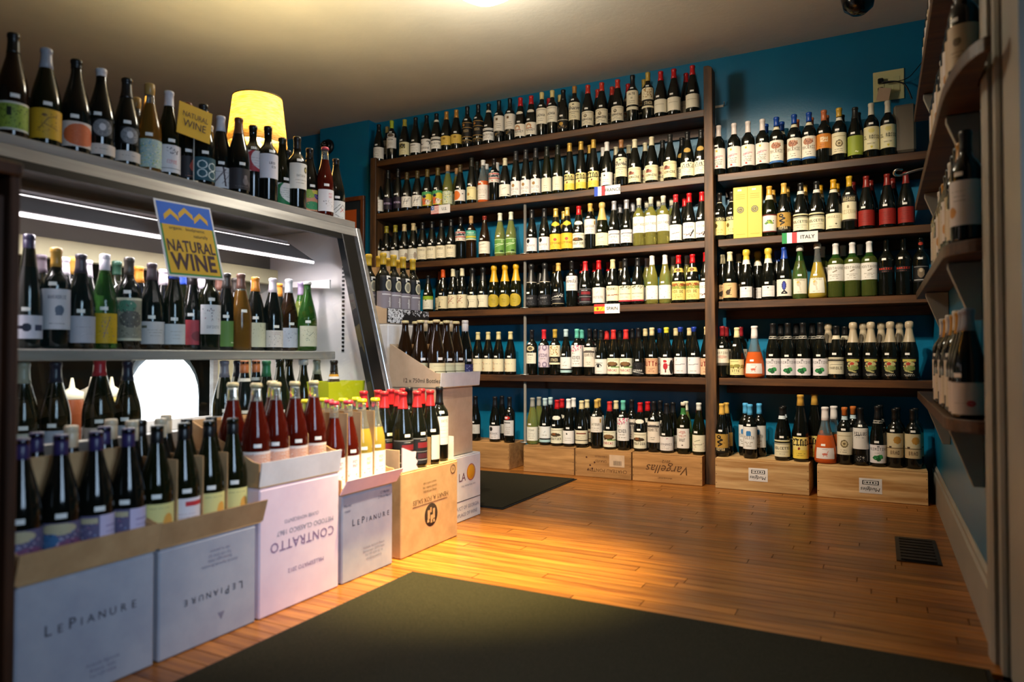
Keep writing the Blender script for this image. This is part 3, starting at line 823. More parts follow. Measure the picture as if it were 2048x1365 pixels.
t, say, hx, hy, h = carton(2.700, 3.040, 0, 0.309, -2.03, -1.75, CARD_W, 'white carton with orange disc on the floor beside the kraft carton')
say('LA', -0.005, 0.205, 0.055, mat('plum_ink', '#6a3040', .6))
lathe('printed_disc', [(0, .0008), (0.033, .0007), (0.035, 0)], mat('orange_ink', '#e0a020', .6), t, 28, (hx + 0.0002, 0.078, 0.222), (0, R(90), 0))
lathe('printed_ring', [(0.036, .0008), (0.040, .0008), (0.040, 0), (0.036, 0), (0.036, .0008)], mat('rust_ink', '#b05a30', .6), t, 28, (hx + 0.0002, 0.078, 0.222), (0, R(90), 0))
say('FIND THE NATURAL WAY', 0.055, 0.163, 0.011, INK_L)
box('printed_rule', hx + 0.0002, hx + 0.0008, -hy + 0.004, hy - 0.004, 0.094, 0.097, INK_K, t)
say('PRODUCT OF GEORGIA', 0.02, 0.062, 0.024, INK_L); say('BIRTHPLACE OF WINE', 0.015, 0.030, 0.024, INK_L)
carton(2.685, 2.998, 0.310, 0.634, -2.05, -1.77, KRAFT_P, 'plain kraft carton stacked on the white carton with orange disc')
carton(2.735, 3.085, 0, 0.312, -2.40, -2.085, KRAFT, 'kraft carton at the foot of the stack behind the case end')
carton(2.735, 3.085, 0.313, 0.624, -2.40, -2.085, KRAFT_P, 'kraft carton in the middle of the stack behind the case end')
carton(2.735, 3.085, 0.625, 0.934, -2.40, -2.085, CARD_W, 'white carton holding up the tray of yellow capped bottles')

def tray(y0, y1, z, x0, x1, hf, hs, lean, mf, ms, label, dividers=(), dh=0.19, slope=True, rows=(), side=True, cut=False, front=0.042):
    """open cut-down carton: floor, front flap leaning out, two side walls rising to the back, dividers"""
    t = thing('carton_tray', label, 'box', ((x0 + x1) / 2, (y0 + y1) / 2, z + 0.0006))
    hx, hy = (x1 - x0) / 2, (y1 - y0) / 2
    box('floor', -hx, hx, -hy, hy, 0, 0.003, ms, t)
    prism('front_flap', [(hx - 0.004, 0.0032), (hx, 0.0032), (hx + lean, hf), (hx + lean - 0.004, hf)], 'y', -hy - lean * .3, hy + lean * .3, mf, t)
    if side:
        for s in (-1, 1):
            a, b = (-hy, -hy + 0.004) if s < 0 else (hy - 0.004, hy)
            prism('side_wall', [(-hx, 0.0032), (hx - 0.005, 0.0032), (hx - 0.005, hf * .95), (hx - 0.03, hf), (-hx, hs)], 'y', a, b, ms, t)
        box('back_wall', -hx - 0.004, -hx - 0.0002, -hy, hy, 0, hs, ms, t)
    for dy in dividers:
        f = hx - front
        prof = [(-hx + 0.01, 0.0035), (hx - 0.05, 0.0035), (hx - 0.05, dh * .72), (hx - 0.085, dh), (-hx + 0.01, dh)] if cut else [(-hx + 0.01, 0.0035), (f, 0.0035), (f, dh), (-hx + 0.01, dh)]
        prism('divider', prof, 'y', dy - (y0 + y1) / 2 - 0.0012, dy - (y0 + y1) / 2 + 0.0012, KRAFT, t)
    for rx in rows:
        box('divider', rx - (x0 + x1) / 2 - 0.0012, rx - (x0 + x1) / 2 + 0.0012, -hy + 0.006, hy - 0.006, 0.0035, dh * .96, KRAFT, t)
    return t, hx, hy
tray(0.862, 1.186, 0.286, XB - 0.30, XB, 0.072, 0.16, 0.020, KRAFT, KRAFT, 'kraft tray of purple capped bottles beside the wooden cabinet', (), 0.268, rows=(-1.750,))
tray(1.198, 1.532, 0.286, XB - 0.30, XB, 0.068, 0.16, 0.020, KRAFT, KRAFT, 'kraft tray of black screwcap bottles with yellow labels', (1.279, 1.361, 1.444), 0.215)
t, hx, hy = tray(1.528, 1.872, 0.386, XB - 0.31, XB - 0.001, 0.076, 0.19, 0.010, CARD_W, KRAFT, 'white fronted tray of red sparkling bottles on the pink carton', (1.613, 1.693, 1.778), 0.185, cut=True)
tray(1.888, 2.185, 0.301, XB - 0.30, XB, 0.055, 0.15, 0.032, CARD_P, KRAFT, 'curved lip tray of crown capped bottles beside the white fronted tray', (1.9625, 2.037, 2.1125), 0.275)
t = thing('carton_tray', 'torn remnant of a tray on the kraft carton with emblem', 'box', (XB - 0.155, 2.428, 0.3306))
box('side_wall', -0.15, 0.14, -0.198, -0.194, 0, 0.085, KRAFT_P, t)
bm = bmesh.new()
tp = [(-0.192, 0), (-0.085, 0), (-0.10, 0.018), (-0.09, 0.03), (-0.105, 0.045), (-0.10, 0.07), (-0.125, 0.072), (-0.192, 0.095)]
prism('torn_flap', tp, 'x', 0.147, 0.151, CARD_P, t)
bm.free()
box('divider', 0.03, 0.145, 0.008, 0.0105, 0.001, 0.115, KRAFT, t)
box('end_wall', -0.10, 0.14, 0.192, 0.196, 0, 0.10, CARD_W, t)
t, hx, hy = tray(2.682, 3.026, 0.635, -2.03, -1.75, 0.068, 0.20, 0.006, CARD_W, KRAFT_P, 'white fronted tray of crown capped brown bottles on kraft carton', (2.7705, 2.8555, 2.940), 0.20, cut=True)
text('lettering', '12 x 750ml Bottles', 0.027, INK_K, t, face_mtx((0.035, -hy - 0.001, 0.030), (1, 0, 0), (0, 0, 1)))
t, hx, hy = tray(2.737, 3.083, 0.935, -2.40, -2.09, 0.075, 0.16, 0.002, mat('black_print_card', '#18181a', .7), KRAFT_P, 'black and white fronted tray of tall yellow capped bottles', (2.821, 2.902, 2.984), 0.287, front=0.05)
g = raster(60, 14, '#17171a', [('s', 240, 0, 0, .34, 1, '#d8d8da #c0c0c4 #e4e4e6'), ('s', 70, .3, .62, 1, 1.0, '#d8d8da #b0b0b4')], 5)
obj('speckle_print', grid_mesh('speckle_print', 60, 14, g, lambda u, v: (hx + 0.0030, -hy + 2 * hy * u, 0.004 + 0.069 * v)), t)
# ------------------------------------------------------------------ bottles
SHAPES = {   # (radius, height) outlines, metres
 'bd': [(0, .006), (.030, .0), (.0375, .003), (.0395, .010), (.0395, .192), (.0385, .203), (.034, .217), (.0255, .230), (.0185, .240), (.0155, .252), (.0145, .270), (.0142, .298), (.0158, .300), (.0158, .312), (.0142, .315), (0, .315)],
 'bu': [(0, .008), (.032, .0), (.040, .003), (.0420, .010), (.0420, .128), (.0410, .146), (.0375, .168), (.0315, .193), (.0245, .220), (.0190, .243), (.0158, .262), (.0146, .282), (.0146, .291), (.0162, .293), (.0162, .302), (.0146, .305), (0, .305)],
 'rn': [(0, .008), (.030, .0), (.0375, .003), (.0390, .010), (.0390, .138), (.0378, .158), (.0335, .184), (.0265, .212), (.0200, .238), (.0160, .262), (.0146, .285), (.0146, .300), (.0160, .302), (.0160, .311), (.0146, .314), (0, .314)],
 'rh': [(0, .006), (.029, .0), (.0350, .003), (.0370, .010), (.0370, .135), (.0360, .160), (.0325, .192), (.0270, .225), (.0215, .258), (.0175, .288), (.0150, .315), (.0145, .330), (.0160, .332), (.0160, .341), (.0145, .344), (0, .344)],
 'ch': [(0, .010), (.032, .0), (.0420, .003), (.0440, .012), (.0440, .130), (.0425, .152), (.0380, .176), (.0310, .202), (.0240, .228), (.0190, .252), (.0165, .275), (.0160, .296), (.0178, .298), (.0178, .308), (.0160, .312), (0, .312)],
 'ca': [(0, .008), (.036, .0), (.0455, .004), (.0485, .018), (.0475, .055), (.0435, .092), (.0370, .128), (.0290, .162), (.0220, .190), (.0175, .215), (.0155, .245), (.0146, .270), (.0146, .282), (.0160, .284), (.0160, .292), (.0146, .295), (0, .295)],
}
def rad(prof, z):
    best = 0
    for (r0, z0), (r1, z1) in zip(prof[1:], prof[2:]):
        if z0 <= z <= z1 and z1 > z0: return r0 + (r1 - r0) * (z - z0) / (z1 - z0)
    return prof[3][0]
GL = {}
def glass(key):
    if key in GL: return GL[key]
    if key == 'dk': m = mat('dark_bottle_glass', (.0045, .0050, .0035), .09, spec=.55)
    elif key == 'dg': m = mat('deep_green_glass', (.006, .007, .002), .08, spec=.5)
    elif key == 'br': m = mat('brown_bottle_glass', (.018, .008, .003), .08, trans=.15)
    elif key == 'gr': m = mat('green_glass', (.05, .17, .03), .06, trans=.75, ior=1.35)
    elif key == 'clear': m = mat('clear_glass', (.75, .80, .78), .05, trans=.9, ior=1.3)
    elif key == 'white': m = mat('pale_wine', (.68, .62, .14), .05, trans=.82, ior=1.33)
    elif key == 'lime': m = mat('lime_wine', (.38, .48, .10), .06, trans=.88, ior=1.33)
    elif key == 'amber': m = mat('amber_wine', (.22, .10, .015), .08, trans=.5, ior=1.33)
    elif key == 'rose': m = mat('rose_wine', (.90, .16, .03), .08, trans=.45, ior=1.33)
    elif key == 'red': m = mat('red_wine', (.085, .007, .003), .07, trans=.3, ior=1.33)
    elif key == 'yel': m = mat('cloudy_yellow_wine', (.50, .36, .05), .10, trans=.4, ior=1.33)
    GL[key] = m
    return m
# glass key -> (upper glass, liquid, fill fraction)
FILL = {'cw': ('clear', 'white', .80), 'cl': ('gr', 'lime', .72), 'cr': ('clear', 'rose', .50), 'rd': ('clear', 'red', .82), 'cy': ('clear', 'yel', .66), 'ca': ('clear', 'amber', .78), 'cp': ('clear', 'white', .70)}

MESH = {}
def cached(key, fn):
    if key not in MESH: MESH[key] = fn()
    return MESH[key]
def scaled(shape, s):
    return [(r * s[0], z * s[1]) for r, z in SHAPES[shape]]

def body_mesh(shape, gkey, s):
    def mk():
        pr = scaled(shape, s)
        if gkey in FILL:
            up, lo, f = FILL[gkey]
            zf = pr[-1][1] * f
            q, mi = [], []
            for a, b in zip(pr, pr[1:]):
                q.append(a)
                if a[1] < zf < b[1] and a[1] != b[1]:
                    mi.append(1); q.append((a[0] + (b[0] - a[0]) * (zf - a[1]) / (b[1] - a[1]), zf)); mi.append(0)
                else: mi.append(1 if b[1] <= zf else 0)
            q.append(pr[-1])
            return lathe_mesh('bottle_glass', q, [glass(up), glass(lo)], 24, mi)
        return lathe_mesh('bottle_glass', pr, glass(gkey), 24)
    return cached(('b', shape, gkey, s), mk)

def cap_mesh(shape, style, col, L, s):
    def mk():
        pr = scaled(shape, s); H = pr[-1][1]
        rough = .35
        m = mat('capsule_' + col[1:], col, rough, metal=.35 if col in ('#c79a3a', '#b5813a', '#d8c58a', '#a9a9ae', '#b06a3a', '#caa24c', '#d2b45c') else 0.0)
        if style == 'crown':
            r = .0158 * s[0]
            return lathe_mesh('crown_cap', [(r * .95, H - .012), (r * 1.12, H - .010), (r * 1.12, H - .004), (r * .95, H + .0015), (0, H + .002)], m, 18)
        if style == 'flip':
            return lathe_mesh('stopper', [(.017, H - .03), (.0205, H - .028), (.0205, H - .006), (.016, H + .006), (0, H + .007)], m, 18)
        if style == 'cork':
            return lathe_mesh('cork', [(.0150, H - L), (.0162, H - L + .001), (.0166, H - .003), (.015, H + .001), (0, H + .001)], m, 18)
        if style == 'champ':
            q = []
            for r, z in pr[1:]:
                if z >= H - L: q.append((r + .0012, z))
            q = [(rad(pr, H - L) + .0012, H - L)] + [(r, z) for r, z in q if z < H - .045]
            q += [(.0180, H - .044), (.0172, H - .036), (.0215, H - .030), (.0222, H - .016), (.0200, H - .002), (.012, H + .003), (0, H + .004)]
            return lathe_mesh('foil', q, m, 20)
        o = .0009
        zs = [z for r, z in pr[1:-1] if z > H - L]
        q = [(rad(pr, H - L) + .0002, H - L), (rad(pr, H - L) + o, H - L + .0004)]
        if style == 'screw':
            r0 = .0162
            q = [(r0 - .001, H - L), (r0, H - L + .001), (r0, H - .018), (r0 - .0006, H - .017), (r0 - .0006, H - .016), (r0, H - .015), (r0, H - .002), (r0 - .002, H + .001), (0, H + .001)]
        else:
            q += [(r + o, z) for r, z in pr[1:-2] if z > H - L + .001] + [(pr[-2][0] + o - .0004, H), (pr[-2][0] * .7, H + .0012), (0, H + .0012)]
        return lathe_mesh('capsule', q, m, 18)
    return cached(('c', shape, style, col, L, s), mk)

def label_mesh(shape, s, spec, key, nx=40, ny=32):
    z0, z1, ang, bg, ops = spec
    def mk():
        pr = scaled(shape, s)
        g = raster(nx, ny, bg, ops, sum(map(ord, str(key))))
        A = R(ang)
        def P_(u, v):
            z = (z0 + (z1 - z0) * v)
            a = -math.pi / 2 + (u * 2 - 1) * A
            r = rad(pr, z) + .0005
            return (r * math.cos(a), r * math.sin(a), z)
        return grid_mesh('label', nx, ny, g, P_)
    return cached(('l', shape, s, key), mk)
TAGM = mat('white_sticker', '#e9e7e2', .5)
def tag_mesh(shape, s, z, off):
    def mk():
        pr = scaled(shape, s)
        vs, fs = [], []
        n = 5
        w = .0115 / max(.012, rad(pr, z))
        for j in range(2):
            zz = z + .0115 * j
            r = rad(pr, zz) + .0007
            for i in range(n + 1):
                a = -math.pi / 2 + off + (i / n * 2 - 1) * w
                vs.append((r * math.cos(a), r * math.sin(a), zz))
        for i in range(n): fs.append((i, i + 1, n + 2 + i, n + 1 + i))
        me = bpy.data.meshes.new('price_tag'); me.from_pydata(vs, [], fs); setmats(me, TAGM)
        return me
    return cached(('t', shape, s, round(z, 3), round(off, 2)), mk)

class Kind: pass
KIND = {}
def T(key, shape, gkey, cap, labels, desc, nick, s=(1, 1), tagz=None, name='wine_bottle', hi=False):
    """cap: (style, colour, length) ; labels: list of (z0, z1, half angle, paper colour, print ops)"""
    k = Kind(); k.key = key; k.shape = shape; k.g = gkey; k.cap = cap; k.labels = labels; k.desc = desc; k.nick = nick; k.s = s; k.name = name; k.hi = hi
    k.tagz = tagz if tagz is not None else (labels[0][1] + .012 if labels else .15)
    KIND[key] = k
NB = {'n': 0}
def put(key, x, y, z, face=0.0, notag=False):
    """one bottle standing at x, y, z; face = heading of its label, 0 = towards -y"""
    k = KIND[key]
    t = obj(k.name, None, None, (x, y, z + 0.0006), (0, 0, face + random.uniform(-.10, .10)))
    t.empty_display_size = .05
    obj('glass', body_mesh(k.shape, k.g, k.s), t)
    if k.cap: obj({'crown': 'crown_cap', 'flip': 'stopper', 'cork': 'cork', 'champ': 'foil'}.get(k.cap[0], 'capsule'), cap_mesh(k.shape, *k.cap, k.s), t)
    for i, sp in enumerate(k.labels):
        sm = (sp[1] - sp[0]) < .04
        obj('label' if i == 0 else 'neck_label', label_mesh(k.shape, k.s, sp, (key, i), *((64, 52) if k.hi and not sm else (40, 14) if sm else (40, 32))), t)
    if k.tagz and not notag:
        obj('price_tag', tag_mesh(k.shape, k.s, k.tagz + random.choice((0, .002, -.002)), random.choice((-.35, -.2, -.05))), t)
    NB['n'] += 1
    return t

ORD = ['', 'second', 'third', 'fourth', 'fifth', 'sixth', 'seventh', 'eighth', 'ninth', 'tenth', 'eleventh', 'twelfth']
USED = set()
def words_in(s): return len(s.replace('-', ' ').split())
def label_row(items, where, ends=('rack upright', 'rack post')):
    """items: list of (object, kind key) in order along the row; gives each a label of its own"""
    n = len(items)
    nick = lambda q: ends[0] if q < 0 else ends[1] if q >= n else KIND[items[q][1]].nick
    i = 0
    while i < n:
        j = i
        while j + 1 < n and items[j + 1][1] == items[i][1]: j += 1
        k = KIND[items[i][1]]
        solo = sum(1 for o, kk in items if kk == k.key) == 1
        for q in range(i, j + 1):
            o = items[q][0]
            da, db = q - i, j - q
            c_ = [f'{d} {where}' for d in (k.desc, k.nick + ' bottle')] if solo else []
            for d in (k.desc, k.nick + ' bottle'):
                pa = 'beside the ' + nick(i - 1) if da == 0 else ORD[da] + ' from the ' + nick(i - 1)
                pb = 'beside the ' + nick(j + 1) if db == 0 else ORD[db] + ' from the ' + nick(j + 1)
                for p in ((pa, pb) if da <= db else (pb, pa)): c_.append(f'{d} {where}, {p}')
            for d in (k.nick + ' bottle',):
                c_.append(f'{d} {where}, between {nick(q - 1)} and {nick(q + 1)}')
                if q < 12: c_.append(f'{d} {where}, {(ORD[q] or "first")} from the {ends[0]}')
                if n - 1 - q < 12: c_.append(f'{d} {where}, {(ORD[n - 1 - q] or "first")} from the {ends[1]}')
            lab = next((x for x in c_ if words_in(x) <= 16 and x not in USED), c_[-1])
            USED.add(lab)
            o['label'] = lab; o['category'] = 'bottle'
            if not solo: o['group'] = f'{k.desc}s {where}'
        i = j + 1

# paper and foil colours
W_, CR, YE = '#e6e2da', '#ddd2b4', '#d9bf55'
GO, GO2, RE, DR, BK, WH, CRM, SI, TE, BL, CO, LB = '#caa24c', '#d2b45c', '#b4161c', '#7a1a18', '#0e0e10', '#e2ded8', '#d8cfae', '#a9a9ae', '#5fb7a4', '#1d3f9a', '#b06a3a', '#4fa3d6'
lo_ = (.028, .108)     # burgundy label heights
hi_ = (.058, .158)     # bordeaux label heights
def L(z, ang, bg, *ops): return (z[0], z[1], ang, bg, list(ops))
tx = lambda s, v=.6, sc=1, col='#3a342c': ('t', s, .5, v, sc, col)
sm = lambda v0=.1, v1=.4, n=3, col='#8a8274': ('x', v0, v1, n, col)

# --- long rack, top shelf
T('a1', 'bu', 'dk', ('foil', BK, .06), [L((.025, .115), 82, W_, sm(.2, .8, 4))], 'black capped bottle with plain grey-white label', 'plain grey-white label')
T('a2', 'bd', 'dk', ('foil', '#a8b81e', .062), [L((.09, .175), 75, W_, sm(.2, .6, 4), tx('NERA', .8)), L((.178, .205), 45, W_, ('c', .5, .5, .4, .45, '#55483a'))], 'lime capped bottle with white label', 'lime capped bottle', tagz=.212)
T('a3', 'bu', 'dk', ('foil', '#a89a34', .055), [L((.022, .120), 80, '#e4dcae', ('r', .16, .5, .66, .86, '#2a2622'), ('s', 40, .16, .5, .66, .86, '#e4dcae #b8a83a'), sm(.1, .4, 3))], 'cream labelled bottle with black square print', 'black square print')
T('a4', 'bu', 'dk', ('foil', BK, .065), [L((.026, .098), 80, W_, ('l', .15, .78, .5, .78, 2, '#333333'), sm(.1, .6, 4)), L((.255, .285), 40, '#1a1612', ('c', .5, .5, .42, .45, '#b98a3a'))], 'black capped bottle with gold dot on neck', 'gold dotted neck', tagz=.112)
T('a5', 'bu', 'dk', ('foil', BK, .065), [L((.022, .115), 80, '#ddd8d2', ('c', .3, .7, .16, .16, '#222222'), ('c', .34, .72, .13, .13, '#ddd8d2'), ('c', .72, .7, .16, .16, '#222222'), ('c', .68, .66, .13, .13, '#ddd8d2'), tx('DIVINO', .25))], 'white labelled bottle with two black curls', 'black curls label')
T('a6', 'bu', 'dk', ('foil', BK, .05), [L((.030, .118), 80, W_, ('r', 0, .86, 1, .92, '#1c1a18'), ('r', 0, .68, 1, .80, '#1c1a18'), tx('DOLCETTO', .45), sm(.1, .34, 2)), L((.238, .254), 170, '#d8d2c2')], 'white banded bottle with two black stripes on label', 'two striped label')
T('a7', 'bu', 'dk', ('foil', '#b5813a', .062), [L((.045, .112), 80, '#d3b04e', ('r', .38, .6, .54, .84, '#8a6a22'), sm(.15, .5, 3, '#8a6a2a'))], 'gold capped bottle with yellow label', 'yellow crest label')
T('a9', 'bd', 'dk', ('foil', BK, .062), [L((.075, .19), 78, '#171412', ('r', 0, .94, 1, .98, '#b08a4a'), ('r', 0, .64, 1, .67, '#b08a4a'), ('c', .3, .8, .1, .07, '#a8763a'), tx('NOIR', .42, 1, '#a08a66'), ('r', 0, .04, 1, .07, '#b08a4a')), L((.03, .06), 78, '#171412', ('r', 0, .8, 1, .9, '#a8884a'), ('s', 16, .1, .1, .9, .7, '#a8884a'))], 'bottle with gold lined black label', 'gold lined label')
T('a12', 'bd', 'dk', ('foil', BK, .065), [L((.085, .195), 78, '#e0d9cc', ('r', .34, .70, .50, .84, '#6a5232'), sm(.15, .5, 3)), L((.05, .072), 60, '#161412', ('s', 14, .1, .1, .9, .9, '#a8884a'))], 'bottle with tall white label and brown square', 'brown square label')
T('a14', 'bu', 'dk', ('foil', RE, .062), [L((.022, .108), 80, '#e6ddcc', ('c', .4, .7, .18, .2, '#c08a5a'), ('c', .4, .64, .10, .14, '#e6ddcc'), ('r', .2, .5, .62, .56, '#a05a3a'), tx('VERGET', .4), sm(.1, .3, 2)), L((.178, .202), 50, '#16120f', ('c', .5, .5, .48, .46, '#e0d6c4'))], 'red capped bottle with orange arch label', 'orange arch label')
T('a16', 'bd', 'dk', ('foil', '#cdb978', .05), [L((.085, .195), 78, '#e3dcc8', tx('LAZAGA', .55, 1, '#2c2620'), ('l', .2, .88, .8, .88, 1, '#8a7c66'), sm(.15, .4, 2))], 'gold capped bottle with tall cream label', 'tall cream label')
T('a18', 'bu', 'dk', ('foil', BK, .075), [L((.025, .095), 70, '#15120e', ('r', .1, .84, .9, .92, '#c8c0a8'), ('c', .42, .5, .14, .16, '#b08a3a'), ('s', 26, .1, .08, .9, .3, '#a8885a'))], 'black labelled bottle with gold medallion', 'gold medallion')
CHAT = [('r', .1, .58, .9, .72, '#8a8474'), ('s', 60, .1, .56, .9, .78, '#5a5448 #e0d8c0'), ('r', .42, .84, .54, .92, '#4a4438'), ('l', .15, .46, .85, .46, 1, '#7a705c'), sm(.08, .4, 3)]
T('a19', 'bd', 'dk', ('foil', '#9a6a2a', .05), [L((.075, .195), 80, '#ddd4b4', *CHAT)], 'bottle with engraved chateau on cream label', 'engraved chateau label')
T('a20', 'bu', 'dk', ('foil', '#b83022', .06), [L((.022, .118), 80, '#dfd6bc', ('c', .42, .68, .1, .12, '#6a604e'), ('c', .42, .7, .05, .06, '#b8ac90'), tx('DOMAINE', .42, 1, '#2a241c'), ('l', .15, .88, .85, .88, 1, '#9a8e76'), sm(.08, .3, 2))], 'red capped bottle with crest on cream label', 'crest label')
T('a23', 'bd', 'dk', ('foil', BK, .08), [L((.11, .205), 78, '#ded5ba', tx('ALTO', .75), ('r', .42, .42, .54, .52, '#a8a088'), sm(.1, .3, 2)), L((.078, .098), 78, '#ded5ba')], 'bottle with cream label above narrow strip', 'split cream label', tagz=.215)
SPA = [('r', .1, .48, .9, .96, '#e4d9b8'), ('s', 60, .2, .52, .75, .92, '#a8782c #6a4a22'), ('r', 0, .08, 1, .40, '#15110d'), ('t', 'STAIN', .55, .24, 1, '#d8c8a0')]
T('a24', 'bd', 'dk', ('foil', '#b0923a', .058), [L((.075, .205), 80, '#e4d9b8', *SPA)], 'gold capped bottle with ornate black banded label', 'ornate banded label', tagz=.212)
T('a25', 'bu', 'dk', ('foil', RE, .062), [L((.030, .115), 80, '#e4ddc8', ('l', .2, .6, .7, .6, 1, '#a89a80'))], 'red capped bottle with plain cream label', 'plain cream label')
# --- FRANCE shelf
T('b2', 'rh', 'dk', ('foil', BK, .07), [L((.03, .12), 70, '#1e1424', ('r', 0, .45, 1, .6, '#3c2a4a'), tx('METEOR', .52, 1, '#b8a8c4'))], 'dark bottle with purple-black label', 'purple-black label')
T('b4', 'bu', 'dk', ('foil', '#4a3c1c', .06), [L((.028, .112), 75, W_, ('l', .3, .3, .45, .8, 1, '#222'), ('l', .55, .3, .6, .75, 1, '#222'), ('l', .3, .5, .7, .6, 1, '#222'), ('l', .65, .7, .75, .85, 1, '#222'), sm(.05, .2, 1))], 'bottle with black scribble on white label', 'black scribble label')
T('b6', 'bu', 'dk', ('foil', '#5a4a1c', .06), [L((.022, .128), 80, '#c9b83a', ('r', 0, .7, 1, 1, '#4a9a5a'), ('c', .7, .6, .3, .25, '#d8c83a'), ('c', .3, .3, .25, .25, '#d86a3a'), ('c', .36, .66, .13, .11, '#222048'), ('c', .6, .25, .16, .2, '#e6dccc'), ('s', 40, .4, 0, .9, .4, '#222222 #e6dccc #c85a3a'), ('r', 0, 0, .2, .4, '#2f8a5a'))], 'bottle with green yellow and orange painted label', 'painted label')
T('b8', 'rn', 'cw', ('cork', '#b58a5a', .045), [L((.020, .115), 82, '#c8cfae', ('s', 130, 0, 0, 1, 1, '#7d9a5a #d6c85a #e6e4d0 #5f8aa0'))], 'pale wine bottle with leafy pattern label', 'leafy label')
T('b9', 'bu', 'dk', ('foil', '#4a3c1c', .06), [L((.030, .112), 78, '#e0d8d0', ('c', .28, .5, .32, .42, '#d8702c'), ('r', .72, .6, .8, .7, '#2a2a3a'))], 'bottle with orange half moon on label', 'orange moon label')
T('b10', 'rh', 'dk', ('foil', '#26241c', .07), [L((.03, .125), 80, '#dfd39c', ('c', .35, .42, .1, .12, '#b8843a'), sm(.05, .25, 2), ('l', .2, .85, .8, .85, 1, '#a89a6a'))], 'tall bottle with gold dot on cream label', 'gold dot label')
T('b11', 'rn', 'cr', ('foil', WH, .04), [L((.020, .128), 80, '#ddd4c8', tx('BOND', .55, 2, '#c8bcae'), sm(.1, .3, 2))], 'white capped rosy bottle with pale label', 'rosy bottle')
PIC = [('r', 0, .80, 1, .95, '#b83a3a'), ('r', .1, .52, .9, .78, '#26303a'), ('r', 0, .36, 1, .48, '#b8332c'), ('r', 0, .30, 1, .35, '#1e1e22'), ('s', 40, .1, .5, .9, .95, '#d8d0c0 #4a6a8a'), ('s', 14, .1, .08, .9, .2, '#b84a4a')]
T('b12', 'bd', 'dk', ('foil', '#1c1410', .05), [L((.135, .205), 80, '#d8d2c4', *PIC)], 'bottle with red and black picture label', 'red-black picture label', tagz=.21)
T('b13', 'bu', 'dk', ('foil', CRM, .055), [L((.025, .11), 80, '#e2dece', ('l', .35, .6, .6, .7, 1, '#8a8472'), ('r', .7, .1, .85, .18, '#222'), sm(.05, .2, 1))], 'cream capped bottle with white label', 'cream cap')
T('b14', 'rh', 'dk', ('foil', '#2a2a2c', .07), [L((.025, .125), 75, '#e4dedb', ('c', .38, .68, .12, .12, '#9a7440'), tx('RIESEN', .42, 1, '#9a9088'), sm(.08, .28, 2))], 'tall bottle with brown seal on white label', 'brown seal label')
T('b17', 'rh', 'dg', ('foil', '#20241e', .075), [L((.025, .12), 72, '#d4d2bc', sm(.2, .5, 2))], 'slim green bottle with plain pale label', 'slim green bottle')
ZND = [('r', 0, .0, 1, .42, '#dcc24e'), ('t', 'ZIND', .45, .76, 2, '#1d1a16'), ('l', .05, .62, .95, .66, 1, '#2a261e'), ('l', .1, .86, .3, .92, 1, '#1d1a16'), ('c', .42, .46, .05, .06, '#7a2a1a'), sm(.08, .28, 2, '#a08a3a')]
T('b19', 'rh', 'dk', ('foil', GO, .06), [L((.018, .125), 82, '#e2d28a', *ZND)], 'gold capped tall bottle with yellow label', 'tall yellow label')
T('b22', 'rn', 'dk', ('foil', WH, .062), [L((.020, .105), 80, '#e4dfd8', ('c', .42, .76, .05, .07, '#33302a'), sm(.2, .5, 2))], 'white capped bottle with small crest', 'small crest label')
T('b23', 'bd', 'dk', ('foil', '#9a6a40', .055), [L((.065, .19), 82, '#e0d6b2', *CHAT)], 'bronze capped bottle with engraved chateau label', 'engraved chateau')
HOU = [('c', .34, .6, .2, .1, '#9a5a4a'), ('c', .3, .66, .1, .1, '#6a3a32'), ('r', .12, .5, .58, .54, '#5a4a3a'), tx('DOMAINE', .34, 1, '#3a342a'), ('l', .15, .86, .85, .86, 1, '#a89a76'), sm(.06, .2, 1)]
T('b24', 'bu', 'dk', ('foil', CRM, .058), [L((.018, .115), 80, '#e0d6ae', *HOU)], 'cream capped bottle with red house label', 'cream capped house')
T('b26', 'bu', 'dk', ('foil', '#222220', .055), [L((.022, .125), 80, '#e0d4a6', *HOU)], 'black capped bottle with red house label', 'black capped house')
T('b27', 'bu', 'dk', ('foil', '#1a1a1a', .06), [L((.020, .105), 80, '#e2dcc0', ('s', 40, .15, .62, .85, .86, '#4a463a'), ('l', .15, .58, .85, .58, 1, '#5a5444'), sm(.1, .5, 3)), L((.165, .197), 40, '#0f0e0c', ('c', .5, .5, .46, .48, '#b3924a'))], 'gold sealed black bottle with chateau label', 'gold sealed bottle', tagz=.118)
# --- shelf under the FRANCE sign
T('c1', 'bu', 'dk', ('foil', '#4a2a1c', .06), [L((.02, .115), 80, '#cdbf98', sm(.3, .6, 2))], 'brown capped bottle with tan label', 'tan label')
T('c2', 'bu', 'dk', ('foil', '#8f8426', .055), [L((.02, .105), 80, '#dcd8cc', sm(.2, .6, 3))], 'olive capped bottle with white label', 'olive cap')
T('c4', 'bu', 'dk', ('foil', '#cdb98a', .055), [L((.02, .108), 80, '#d8d3c2', ('c', .7, .4, .1, .3, '#9a8a7a'), sm(.2, .5, 2))], 'tan capped bottle with pale label', 'tan cap')
T('c6', 'bu', 'dk', ('foil', '#151515', .06), [L((.02, .112), 82, '#dcd2b4', tx('ERES', .75, 1, '#5a5040'), sm(.15, .4, 2))], 'black capped bottle with cream lettered label', 'cream lettered label')
T('c11', 'bd', 'br', ('foil', '#b08a5a', .055), [L((.135, .205), 80, '#3c9a84', ('r', 0, 0, 1, .12, '#d8d0a8'), ('r', .05, .22, .95, .45, '#c4b23a'), tx('FIELD', .78, 1, '#d8e4d0'), ('l', .2, .55, .9, .6, 1, '#d8d0a8'))], 'brown bottle with teal and yellow label', 'teal label', tagz=.21)
